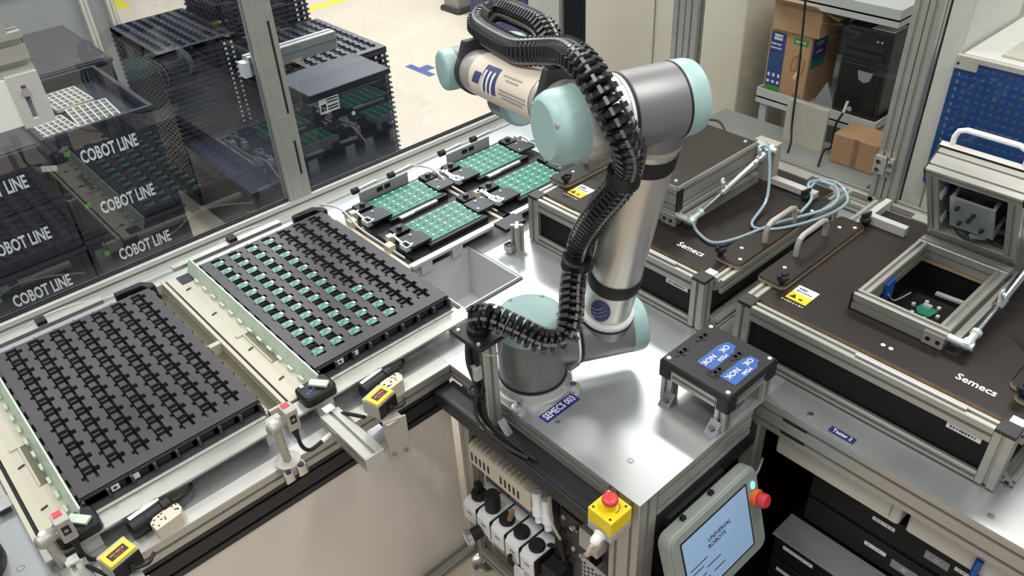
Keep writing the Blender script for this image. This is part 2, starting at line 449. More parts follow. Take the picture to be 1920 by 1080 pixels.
b = B(); b.box(3.25, 3.9, 2.75, 3.42, FZ, -0.35); b.box(3.25, 3.9, 3.38, 3.46, FZ, 0.5); b.box(3.85, 3.9, 2.75, 3.42, FZ, 0.5); b.build('body', 'cab_grey', t, smooth=False)
for z in (-0.30, -0.05, 0.2):
    b = B(); b.box(3.25, 3.88, 2.75, 3.38, z, z + 0.025); b.build('shelf', 'dark_metal', t, smooth=False)
for y, z, m in ((3.05, -0.275, 'dark_metal'), (2.9, -0.275, 'warmgrey'), (3.2, -0.025, 'card_dark')):
    b = B(); b.box(3.35, 3.6, y - 0.07, y + 0.07, z, z + 0.16, 0.01); tag(b.build('carton', m, loc=(3.4, y, z)), {'dark_metal': 'small dark box on the low shelf of the grey cabinet', 'warmgrey': 'small pale box on the low shelf of the grey cabinet', 'card_dark': 'small brown box on the middle shelf of the grey cabinet'}[m], 'box')
t = thing('stand_foot', 'dark square stand column with rounded foot plate on the far beige floor', 'stand', (3.4, 4.85, FZ))
b = B(); b.box(3.30, 3.52, 4.72, 4.98, FZ, FZ + 0.035, 0.03); b.build('foot_plate', 'dark_metal', t)
b = B(); b.box(3.34, 3.50, 4.76, 4.95, FZ + 0.035, FZ + 0.9); b.build('column', 'cab_grey', t, smooth=False)
t = thing('pale_locker', 'pale grey locker beside the navy cabinet at the top edge', 'cabinet', (3.6, 4.4, FZ))
b = B(); b.box(3.5, 3.9, 4.30, 4.66, FZ, 0.3); b.build('body', 'wall_cream', t, smooth=False, bevel=0.01)
b = B(); b.box(3.494, 3.4995, 4.33, 4.63, FZ + 0.1, 0.25); b.build('door', 'wall_white', t, smooth=False)

# rack behind the rear glass: shelves, cartons, PC tower
t = thing('shelf_rack', 'grey metal shelf rack behind the rear glass', 'shelf', (2.05, 0.7, FZ))
for z in (0.06, 0.452, -0.38):
    b = B()
    b.box(1.80, 2.30, 0.47, 0.955, z - 0.022, z - 0.016)
    b.box(1.80, 1.806, 0.47, 0.955, z - 0.042, z + 0.016); b.box(2.294, 2.30, 0.47, 0.955, z - 0.042, z + 0.016)
    b.box(1.806, 2.294, 0.47, 0.476, z - 0.042, z + 0.016); b.box(1.806, 2.294, 0.949, 0.955, z - 0.042, z + 0.016)
    b.build('shelf_board', 'shelf', t, smooth=False)
for x in (1.83, 2.27):
    for y in (0.495, 0.93):
        b = B(); b.bar((x, y, FZ), (x, y, 0.9 if x > 2 else 0.015), 0.03, 0.02); b.build('upright', 'shelf', t, smooth=False)
b = B(); b.box(2.31, 2.33, 0.40, 1.09, FZ, 1.2); b.build('back_panel', 'cab_grey', t, smooth=False)
SZ = 0.06 - 0.016
t = thing('tissue_carton', 'brown carton printed with a blue and green panel on the grey shelf', 'box', (1.9, 0.87, SZ))
b = B(); b.box(1.825, 2.03, 0.772, 0.965 - 0.02, SZ, SZ + 0.262); b.build('carton', 'card', t, smooth=False, bevel=0.004)
fx = 1.8245
b = B(); b.box(fx - 0.0006, fx, 0.876, 0.938, SZ + 0.045, SZ + 0.25); b.build('blue_print', 'box_blue', t, smooth=False)
b = B(); b.box(fx - 0.0006, fx, 0.876, 0.938, SZ + 0.010, SZ + 0.045); b.build('green_print', 'green_label', t, smooth=False)
b = B(); b.box(fx - 0.0006, fx, 0.785, 0.845, SZ + 0.222, SZ + 0.245); b.build('green_flag', 'green_label', t, smooth=False)
b = B(); b.box(fx - 0.001, fx - 0.0006, 0.89, 0.925, SZ + 0.221, SZ + 0.242); b.build('logo_plate', 'ink_white', t, smooth=False)
b = B(); b.text('TORK', (fx - 0.0012, 0.9075, SZ + 0.2315), -Y, Z, 0.015, offset=0.01); b.build('logo_text', 'box_blue', t, smooth=False)
b = B()
strokes(b, (fx - 0.0006, 0.9125, SZ + 0.205), -Y, Z, 0.042, 0.008, 8, 1); strokes(b, (fx - 0.0006, 0.9105, SZ + 0.19), -Y, Z, 0.046, 0.007, 10, 2)
for k in range(3):
    y = 0.928 - k * 0.021
    b.lathe((fx - 0.0006, y, SZ + 0.06), (-1, 0, 0), [(0.006, 0), (0.006, 0.0003)], 12)
    b.prism([(-0.005, -0.004), (0.005, -0.006), (0.004, 0.007), (-0.004, 0.009)], (fx - 0.0006, y, SZ + 0.085), -Y, Z, (-0.0003, 0, 0))
strokes(b, (fx - 0.0008, 0.815, SZ + 0.233), -Y, Z, 0.04, 0.009, 6, 3)
b.build('printed_text', 'ink_white', t, smooth=False)
b = B()
P = [(0.83, 0.175), (0.81, 0.19), (0.785, 0.175), (0.787, 0.125), (0.80, 0.115), (0.805, 0.105)]
for a, c in (((0.84, 0.165), (0.82, 0.185)), ((0.82, 0.185), (0.79, 0.172)), ((0.79, 0.172), (0.795, 0.12)), ((0.84, 0.165), (0.842, 0.118)), ((0.842, 0.118), (0.82, 0.128)), ((0.82, 0.128), (0.82, 0.185)), ((0.795, 0.12), (0.812, 0.112))):
    b.bar((fx - 0.0004, a[0], SZ + a[1]), (fx - 0.0004, c[0], SZ + c[1]), 0.0018, 0.0018)
for k in range(9): b.box(fx - 0.0006, fx, 0.785 + k * 0.004, 0.787 + k * 0.004, SZ + 0.01, SZ + 0.036)
b.build('dispenser_drawing', 'card_dark', t, smooth=False)
b = B(); b.prism([(0, 0), (0.012, 0.004), (0.004, -0.03), (-0.008, -0.022), (-0.004, -0.012)], (fx - 0.0006, 0.82, SZ + 0.118), -Y, Z, (-0.0003, 0, 0)); b.build('paper_print', 'skin', t, smooth=False)
b = B(); b.box(1.84, 1.93, 0.7714, 0.772, SZ + 0.165, SZ + 0.25); b.build('side_blue_print', 'box_blue', t, smooth=False)
b = B(); b.box(1.84, 1.93, 0.7714, 0.772, SZ + 0.135, SZ + 0.165); b.build('side_teal_print', 'teal_label', t, smooth=False)
b = B(); b.text('TORK', (1.885, 0.7712, SZ + 0.225), X, Z, 0.022, offset=0.01); strokes(b, (1.885, 0.7712, SZ + 0.195), X, Z, 0.05, 0.009, 7, 4); b.build('side_text', 'ink_white', t, smooth=False)
UZ = SZ + 0.2625
t = thing('open_carton', 'plain brown carton with open flaps on top of the printed carton', 'box', (1.9, 0.85, UZ))
b = B()
for q in ((1.815, 2.02, 0.745, 0.75), (1.815, 2.02, 0.93, 0.935), (1.815, 1.82, 0.75, 0.93), (2.015, 2.02, 0.75, 0.93), (1.82, 2.015, 0.75, 0.93)):
    b.box(q[0], q[1], q[2], q[3], UZ, UZ + (0.095 if q[3] - q[2] < 0.15 or q[1] - q[0] < 0.1 else 0.005))
b.build('carton', 'card', t, smooth=False)
b = B(); b.prism([(0, 0), (0.18, 0), (0.18, 0.003), (0, 0.003)], (1.815, 0.75, UZ + 0.095), Y, Vector((1, 0, 0.2)), (-0.05, 0, 0.03)); b.build('flap', 'card', t, smooth=False)
b = B(); b.prism([(0, 0), (0.2, 0), (0.2, 0.003), (0, 0.003)], (1.818, 0.745, UZ + 0.095), X, Z, (0, -0.06, -0.02)); b.build('flap', 'card', t, smooth=False)
t = thing('computer_tower', 'black computer tower with silver button standing on the grey shelf', 'computer', (2.0, 0.56, SZ))
b = B(); b.box(1.83, 2.25, 0.488, 0.66, SZ, SZ + 0.335); b.build('case', 'tower', t, smooth=False, bevel=0.008)
b = B(); b.box(1.822, 1.83, 0.50, 0.65, SZ + 0.01, SZ + 0.21, 0.004); b.build('front_grille', 'black', t)
for z in (0.235, 0.262):
    b = B(); b.box(1.824, 1.83, 0.505, 0.645, SZ + z, SZ + z + 0.02); b.build('drive_bay', 'dark_metal', t, smooth=False)
b = B(); b.lathe((1.822, 0.585, SZ + 0.045), (-1, 0, 0), [(0.009, 0), (0.009, 0.003), (0.006, 0.004)], 16); b.build('power_button', 'tin', t)
b = B(); b.lathe((1.824, 0.52, SZ + 0.30), (-1, 0, 0), [(0.004, 0), (0.004, 0.003)], 8); b.lathe((1.824, 0.535, SZ + 0.30), (-1, 0, 0), [(0.004, 0), (0.004, 0.003)], 8); build_each(b, 'socket', 'tin', t)
b = B(); b.prism([(-0.028, 0.0), (0.028, 0.0), (0.02, -0.03), (0, -0.04), (-0.02, -0.03)], (1.8219, 0.555, SZ + 0.19), -Y, Z, (-0.002, 0, 0)); b.build('badge', 'cab_grey', t, smooth=False)
b = B(); b.box(1.835, 1.93, 0.49, 0.57, SZ + 0.3355, SZ + 0.337); tag(b.build('paper_slip', 'white', loc=(1.88, 0.53, SZ + 0.3355), smooth=False), 'white paper slip lying on top of the black computer tower', 'paper')
t = thing('grey_folder', 'grey folder leaning against the black computer tower on the shelf', 'folder', (1.9, 0.70, SZ))
b = B(); b.prism([(0, 0), (0.10, 0.02), (0.05, 0.11)], (1.835, 0.745, SZ), -Y, Z, (0.01, 0, 0.0)); b.build('cover', 'cab_grey', t, smooth=False)
LZ = -0.044
b = B(); b.box(1.665, 1.785, 0.385, 0.548, LZ, LZ + 0.108); low = thing('flat_carton', 'plain brown carton on the grey bench board below the rack', 'box', (1.72, 0.47, LZ)); b.build('carton', 'card', low, smooth=False, bevel=0.004)
b = B(); b.box(1.6640, 1.6652, 0.452, 0.470, LZ, LZ + 0.108); b.build('tape', 'card_dark', low, smooth=False)
# grey bench board seen below the rack
t = thing('bench_board', 'flat grey bench board behind the rear glass below the shelf', 'bench', (1.65, 0.7, -0.07))
b = B(); b.box(1.46, 1.79, 0.36, 1.08, -0.070, -0.045); b.build('board', 'cab_grey', t, smooth=False)
b = B(); b.box(1.70, 1.712, 0.60, 0.76, -0.0445, 0.115); b.build('end_panel', 'warmgrey', t, smooth=False)
for y in (0.44, 1.03):
    b = B(); b.bar((1.50, y, FZ), (1.50, y, -0.0705), 0.04, 0.04); b.build('leg', 'alu', t, smooth=False)
# two hanging cables on the glass
for nm, lab, pts in (('hanging_cable', 'thin black cable hanging behind the rear glass in front of the carton', [(1.72, 0.80, 0.95), (1.72, 0.77, 0.5), (1.70, 0.74, 0.25), (1.68, 0.72, 0.05), (1.64, 0.69, -0.01), (1.62, 0.685, -0.043)]),
                     ('hanging_cable', 'thin black cable with white plug hanging below the computer tower', [(1.76, 0.575, 0.10), (1.74, 0.585, 0.05), (1.72, 0.575, -0.02), (1.64, 0.56, 0.0), (1.60, 0.55, -0.043)])):
    t = thing(nm, lab, 'cable', pts[-1])
    b = B(); b.tube(pts, 0.004, 8, 6); b.build('cord', 'rubber', t)
    if pts[0][2] < 0.5:
        b = B(); b.cyl(pts[0], (1.765, 0.57, 0.14), 0.005); b.build('plug', 'white', t)
# white pillar, perforated panel and white box on the right
t = thing('column_cabinet', 'tall white column cabinet right of the glass door post', 'cabinet', (1.9, 0.2, FZ))
b = B(); b.box(1.74, 2.15, 0.234, 0.300, FZ, 1.4); b.build('body', 'wall_white', t, smooth=False, bevel=0.005)
b = B(); b.box(1.745, 1.80, 0.3005, 0.36, FZ, 1.3); b.build('dark_gap_fill', 'dark_metal', t, smooth=False)  # dark box added to fill the dark gap beside the door post
for k, z in enumerate((0.32, 0.36, 0.44)):
    b = B(); b.lathe((1.744, 0.33, z), (-1, 0, 0), [(0.011, 0), (0.009, 0.008), (0.004, 0.009)], 10); b.build('knob', 'dark_metal', t)
t = thing('perforated_panel', 'blue perforated metal panel with square holes beside the white column', 'panel', (1.7, 0.0, 0.06))
px0, px1, pz0, pz1, PX = -0.25, 0.225, -0.02, 0.392, 1.70
b = B(); n = 20
for k in range(n + 1):
    y = px0 + (px1 - px0) * k / n
    b.box(PX, PX + 0.0015, y - 0.0064, y + 0.0064, pz0, pz1)
m_ = 17
for k in range(m_ + 1):
    z = pz0 + (pz1 - pz0) * k / m_
    b.box(PX - 0.0002, PX + 0.0016, px0, px1, z - 0.0064, z + 0.0064)
o = b.build('perforated_sheet', 'perf_blue', t, smooth=False); o['kind'] = 'stuff'
b = B(); b.box(PX - 0.004, PX - 0.001, 0.165, 0.232, 0.372, 0.397); b.build('corner_plate', 'warmgrey', t, smooth=False)
b = B(); b.box(PX - 0.004, PX + 0.012, px0, 0.232, 0.3975, 0.412); b.build('top_edge', 'warmgrey', t, smooth=False)
b = B(); b.cyl((PX - 0.004, 0.222, 0.388), (PX - 0.006, 0.222, 0.388), 0.004); b.build('screw', 'dark_metal', t)
b = B(); b.box(PX + 0.002, PX + 0.02, 0.222, 0.232, pz0, 0.40); b.build('side_edge', 'alu_light', t, smooth=False)
t = thing('instrument_box', 'white flat-topped instrument housing above the blue perforated panel', 'housing', (1.7, 0.0, 0.41))
b = B(); b.box(1.725, 2.4, -0.6, 0.224, FZ, 0.411); b.build('housing', 'wall_white', t, smooth=False, bevel=0.004)
b = B(); b.box(1.76, 2.2, -0.2, 0.13, 0.4112, 0.418); b.build('lid', 'warmgrey', t, smooth=False)
b = B(); b.box(1.78, 2.0, 0.02, 0.07, 0.4182, 0.424); b.build('dark_slot', 'dark_metal', t, smooth=False)
# ---------------------------------------------------------------- black tray geometry (shared by table trays and the stacks)
NC, NR, PX_, PY_ = 7, 12, 0.0533, 0.0486
TW, TD = 0.405, 0.622
def tray_lines():
    xs = [-TW / 2]
    for i in range(NC):
        c = (i - 3) * PX_
        xs += [c + q for q in (-0.0205, -0.0145, -0.0098, 0.0062, 0.0118, 0.0212)]
    xs.append(TW / 2)
    ys = [-TD / 2]
    for j in range(NR):
        c = 0.012 + (j - 5.5) * PY_
        ys += [c + q for q in (-0.0242, -0.0205, -0.0150, -0.0035, 0.0050, 0.0120, 0.0160, 0.0240)]
    ys.append(TD / 2)
    return xs, ys
TXS, TYS = tray_lines()
DEEP, PAD = -0.029, -0.008
CELL = [[0, DEEP, -0.004, DEEP, 0],       # left ear, gap, middle, gap, right ear; from the robot side to the window side
        [0, DEEP, DEEP, DEEP, 0],
        [DEEP, DEEP, PAD, DEEP, 0],
        [0, DEEP, PAD, DEEP, DEEP],
        [0, DEEP, DEEP, DEEP, DEEP],
        [0, DEEP, -0.004, DEEP, 0],
        [0, DEEP, DEEP, DEEP, 0]]
def TH(i, j):
    ii, jj = (i - 1) % 6, (j - 1) % 8
    if i == 0 or j == 0 or ii == 5 or jj == 7: return 0.0
    return CELL[jj][ii]
def tray_plate_bm(b, x, y, z):
    xs = [x + q for q in TXS]; ys = [y + q for q in TYS]
    b.relief(xs, ys, lambda i, j: z + TH(i, j), z - 0.030)
    return b
def tray_skirt_bm(b, x, y, z):
    hx, hy = TW / 2, TD / 2
    for sx in (-1, 1):
        b.box(x + sx * hx, x + sx * (hx - 0.006), y - hy, y + hy, z - 0.034, z - 0.0005)
        b.box(x + sx * hx, x + sx * (hx + 0.004), y - hy - 0.006, y + hy + 0.006, z - 0.034, z - 0.024)
        for k in range(11):
            yy = y - hy + 0.03 + k * (TD - 0.06) / 10
            b.box(x + sx * (hx - 0.001), x + sx * (hx + 0.0045), yy - 0.013, yy + 0.013, z - 0.024, z - 0.002)
    for sy in (-1, 1):
        b.box(x - hx, x + hx, y + sy * hy, y + sy * (hy - 0.006), z - 0.034, z - 0.0005)
        b.box(x - hx - 0.004, x + hx + 0.004, y + sy * hy, y + sy * (hy + 0.016), z - 0.036, z - 0.030)
        b.box(x - hx - 0.002, x + hx + 0.002, y + sy * (hy - 0.002), y + sy * (hy + 0.003), z - 0.009, z - 0.003)
        for k in range(9):
            xx = x - hx + 0.003 + k * (TW - 0.006) / 8
            b.box(xx - 0.003, xx + 0.003, y + sy * (hy - 0.001), y + sy * (hy + 0.0125), z - 0.030, z - 0.006)
    return b
def table_tray(x, y, z, label):
    t = thing('component_tray', label, 'tray', (x, y, z - 0.036))
    tray_plate_bm(B(), x, y, z).build('pocket_plate', 'tray', t, smooth=False)
    tray_skirt_bm(B(), x, y, z).build('skirt', 'tray', t, smooth=False)
    for dx in (-0.135, -0.092):
        b = B(); b.box(x + dx - 0.0085, x + dx + 0.0085, y - TD / 2 - 0.0032, y - TD / 2 - 0.0022, z - 0.026, z - 0.011)
        b.build('white_label', 'white', t, smooth=False)
        if dx < -0.1:
            b = B(); b.box(x + dx - 0.004, x + dx + 0.003, y - TD / 2 - 0.0038, y - TD / 2 - 0.0032, z - 0.021, z - 0.015); b.build('printed_mark', 'ink', t, smooth=False)
    for k in range(8):
        xx = x - TW / 2 + 0.003 + (k + 0.5) * (TW - 0.006) / 8
        if k in (0,): continue
        b = B(); b.box(xx - 0.019, xx + 0.012, y - TD / 2 - 0.0022, y - TD / 2 - 0.0005, z - 0.026, z - 0.012); b.build('side_window', 'black_anod', t, smooth=False)
    return t
TZ = 0.082
table_tray(-0.642, 1.076, TZ, 'empty black component tray on the left of the table with all pockets free')
table_tray(-0.088, 1.076, TZ, 'black component tray in the middle of the table partly filled with green boards')
# little boards seated in tray two
def board_proto():
    cx, cy, z = 0, 0, 0
    b = B(); b.prism([(-0.0180, -0.004), (-0.0140, -0.0108), (0.011, -0.0118), (0.0165, -0.0075), (0.0175, 0.002), (0.0140, 0.0108), (-0.012, 0.0112), (-0.0180, 0.006)], (0, 0, 0), X, Y, (0, 0, 0.0016))
    o = b.build('circuit_board', 'pcb_pale', smooth=False)
    b = B(); b.box(0.0095, 0.0155, -0.0035, 0.0070, 0.0016, 0.0032); c = b.build('metal_end', 'tin', o, smooth=False)
    b = B(); b.box(-0.010, -0.003, -0.006, -0.002, 0.0016, 0.0026); b.box(-0.002, 0.004, 0.001, 0.005, 0.0016, 0.0024); b.build('chip', 'pcb', o, smooth=False)
    return tag(o, 'small green circuit board with silver end seated in a pocket of the middle black tray', 'circuit board', 'small boards in the middle tray')
bp = board_proto(); first = True
for i in range(5):
    for j in range(NR):
        if i == 4 and j > 3: continue
        px, py = -0.088 + (i - 3) * PX_ - 0.001, 1.076 + 0.012 + (j - 5.5) * PY_ + 0.000
        lab = 'green circuit board, %s from the window in the %s column of the middle tray' % (ORD[(NR - 1 - j) if i < 4 else (3 - j)], ('leftmost', 'second', 'third', 'fourth', 'short fifth')[i])
        if first: bp['label'] = lab; bp.location = (px, py, TZ - 0.0055); bp['_w'] = tuple(bp.location); first = False; P0 = Vector(bp.location)
        else: dup(bp, Vector((px, py, TZ - 0.0035)) - P0, lab)

# ---------------------------------------------------------------- machine table under robot and testers
t = thing('machine_table', 'aluminium framed machine table with bright metal top carrying the robot and testers', 'table', (0.7, 0.3, FZ))
TB = t
b = B()
b.relief([0.0, 0.165, 0.375, 0.50, 1.39], [0.0, 0.765, 1.0, 1.545], lambda i, j: None if (i, j) == (1, 1) else 0.0, -0.004)
b.build('top_plate', 'plate', t, smooth=False)
b = B(); b.box(0.442, 1.39, -0.95, -0.0005, -0.004, 0.0); b.build('top_plate', 'plate_dull', t, smooth=False)
b = B(); b.prof((0.02, 0.085, -0.024), (0.02, 1.54, -0.024), 0.04, 0.04); b.build('left_beam', 'alu', t)
b = B(); b.prof((0.062, 0.02, -0.044), (0.40, 0.02, -0.044), 0.04, 0.08, 1, 2); b.build('front_beam', 'alu', t)
b = B(); b.prof((0.462, -0.95, -0.044), (0.462, 0.04, -0.044), 0.04, 0.08, 1, 2); b.build('front_beam', 'alu', t)
b = B(); b.prof((0.031, 0.041, -0.004), (0.031, 0.041, FZ + 0.03), 0.08, 0.06, 2, 1, up=X); b.build('leg', 'alu', t)
b = B(); b.prof((0.462, 0.02, -0.084), (0.462, 0.02, FZ + 0.03), 0.04, 0.04, up=X); b.build('leg', 'alu', t)
b = B(); b.prof((0.021, 0.60, -0.0905), (0.021, 0.60, FZ + 0.06), 0.04, 0.04, up=X); b.build('leg', 'alu', t)
b = B(); b.prof((0.462, -0.93, -0.084), (0.462, -0.93, FZ + 0.03), 0.04, 0.04, up=X); b.build('leg', 'alu', t)
b = B(); b.prof((0.021, 0.08, -0.74), (0.021, 0.58, -0.74), 0.04, 0.04); b.build('lower_rail', 'alu', t)
b = B(); b.prof((0.06, 0.02, -0.74), (0.44, 0.02, -0.74), 0.04, 0.04); b.build('lower_rail', 'alu', t)
b = B(); b.box(-0.062, -0.0005, 0.085, 0.615, -0.090, -0.048); b.build('cable_duct', 'black_anod', t, smooth=False, bevel=0.002)
b = B(); b.box(-0.058, -0.004, 0.088, 0.60, -0.0478, -0.0455); b.build('duct_lid', 'black_anod', t, smooth=False)
b = B(); b.box(0.060, 0.44, 0.004, 0.05, -0.150, -0.085); b.build('cable_duct', 'black_anod', t, smooth=False, bevel=0.002)
b = B(); b.box(0.060, 0.066, 0.085, 0.60, FZ + 0.10, -0.05); b.build('mounting_panel', 'cab_grey', t, smooth=False)
b = B(); b.box(0.005, 0.045, 0.585, 0.61, -0.70, -0.10); b.build('edge_panel', 'warmgrey', t, smooth=False)
b = B(); b.box(0.06, 0.44, 0.50, 0.505, FZ + 0.10, -0.15); b.build('inner_panel', 'black_panel', t, smooth=False)
b = B(); b.box(0.95, 0.955, -0.93, 0.60, FZ + 0.05, -0.1); b.build('inner_panel', 'black_panel', t, smooth=False)
b = B(); b.box(0.44, 0.95, 0.045, 0.05, FZ + 0.05, -0.1); b.build('inner_panel', 'black_panel', t, smooth=False)
b = B(); b.box(0.07, 0.955, -0.93, 0.58, -0.705, -0.70); b.build('dark_fill_board', 'black_panel', t, smooth=False)  # black sheet added to keep the space under the table dark
for x, y in ((0.031, 0.041), (0.462, 0.02), (0.021, 0.60), (0.462, -0.93)):
    b = B(); b.cyl((x, y, FZ + 0.012), (x, y, FZ + 0.07), 0.006); b.lathe((x, y, FZ), Z, [(0.038, 0), (0.038, 0.006), (0.016, 0.013)], 20); b.build('levelling_foot', 'steel', t)
for x, y in ((0.080, 0.095), (0.36, 0.095), (0.05, 0.29), (0.345, 0.55), (0.475, -0.10), (0.475, -0.50), (0.60, -0.56)):
    b = B(); b.torus((x, y, 0.0), Z, 0.0065, 0.0014, 14, 6); b.cyl((x, y, 0), (x, y, 0.001), 0.005, n=6); b.build('plate_screw', 'steel', t)
# end holes of the profile at the inner corner
for z in (-0.024, -0.064):
    b = B(); b.box(0.4405, 0.4419, -0.115, -0.055, z - 0.004, z + 0.004); b.build('slot_insert', 'rubber', t, smooth=False)
# stickers on the plate
def sticker(name, label, o, u, w, h, text, size, mbase='blue_label', mtext='ink_white', off=0.012, sx=1.0):
    o, u = Vector(o), Vector(u).normalized(); v = Z.cross(u)
    b = B(); b.prism([(-w / 2, -h / 2), (w / 2, -h / 2), (w / 2, h / 2), (-w / 2, h / 2)], o, u, v, (0, 0, 0.0006))
    s_ = thing(name, label, 'sticker', tuple(o)); b.build('label_base', mbase, s_, smooth=False)
    b = B(); b.text(text, o + Z * 0.0008, u, v, size, offset=off, sx=sx); b.build('lettering', mtext, s_, smooth=False)
    return s_
sticker('name_sticker', 'dark blue sticker with white lettering on the plate before the robot base', (0.0855, 0.3185, 0.0002), (1, 0.02, 0), 0.110, 0.030, 'SEMECS 003', 0.0265, off=0.02, sx=0.72)
sticker('name_sticker', 'small dark blue sticker on the plate edge in front of the right tester', (0.4665, -0.184, 0.0002), (0, -1, 0), 0.060, 0.020, 'Tester 2', 0.0155, mbase='navy', off=0.01, sx=0.85)

# grey chute bin let into the plate
t = thing('scrap_bin', 'light grey square drop-in bin set into the plate behind the robot base', 'bin', (0.27, 0.88, -0.17))
b = B()
for x0, x1, y0, y1 in ((0.168, 0.171, 0.768, 0.997), (0.369, 0.372, 0.768, 0.997), (0.171, 0.369, 0.768, 0.771), (0.171, 0.369, 0.994, 0.997)): b.box(x0, x1, y0, y1, -0.17, 0.004)
b.box(0.171, 0.369, 0.771, 0.994, -0.17, -0.166); b.build('liner', 'grey_bin', t, smooth=False)
b = B()
for q in ((0.160, 0.168, 0.760, 1.005), (0.372, 0.380, 0.760, 1.005), (0.168, 0.372, 0.760, 0.768), (0.168, 0.372, 0.997, 1.005)): b.box(*q, 0.0005, 0.0045)
b.build('rim', 'bin_rim', t, smooth=False)
b = B()
for q in ((0.166, 0.170, 0.766, 0.999), (0.370, 0.374, 0.766, 0.999), (0.170, 0.370, 0.766, 0.770), (0.170, 0.370, 0.995, 0.999)): b.box(*q, 0.0045, 0.0065)
b.build('inner_rim', 'alu_light', t, smooth=False)

# ---------------------------------------------------------------- tray table on the left
t = thing('tray_table', 'aluminium framed table with pale metal deck carrying the tray conveyors', 'table', (-0.7, 1.0, FZ))
b = B(); b.box(-1.7, -0.0015, 0.662, 1.545, -0.004, 0.0); b.build('deck', 'plate_dull', t, smooth=False)
b = B(); b.box(-1.7, -0.0015, 0.622, 0.661, -0.001, 0.0012); b.build('edge_strip', 'alu_light', t, smooth=False)
b = B(); b.prof((-1.7, 0.642, -0.024), (-0.002, 0.642, -0.024), 0.04, 0.045, 1, 1); b.build('front_beam', 'alu', t)
b = B(); b.prof((-1.7, 0.645, -0.093), (-0.003, 0.645, -0.093), 0.03, 0.09, 1, 2); b.build('cable_duct', 'black_anod', t)
b = B(); b.box(-1.55, -0.008, 0.636, 0.640, -0.72, -0.141); b.build('front_panel', 'panel_gloss', t, smooth=False)
b = B(); b.prof((-1.7, 0.625, -0.74), (-0.002, 0.625, -0.74), 0.04, 0.04); b.build('lower_rail', 'alu', t)
for x in (-1.62, -0.80):
    b = B(); b.prof((x, 0.675, -0.14), (x, 0.675, FZ + 0.03), 0.04, 0.04, up=X); b.build('leg', 'alu', t)
    b = B(); b.lathe((x, 0.675, FZ), Z, [(0.035, 0), (0.035, 0.006), (0.012, 0.013), (0.006, 0.03)], 18); b.build('levelling_foot', 'steel', t)
for x, y in ((-0.88, 0.83), (-0.435, 0.68), (-0.10, 0.70), (-0.99, 0.76)):
    b = B(); b.torus((x, y, 0), Z, 0.0065, 0.0014, 12, 6); b.build('deck_screw', 'steel', t)

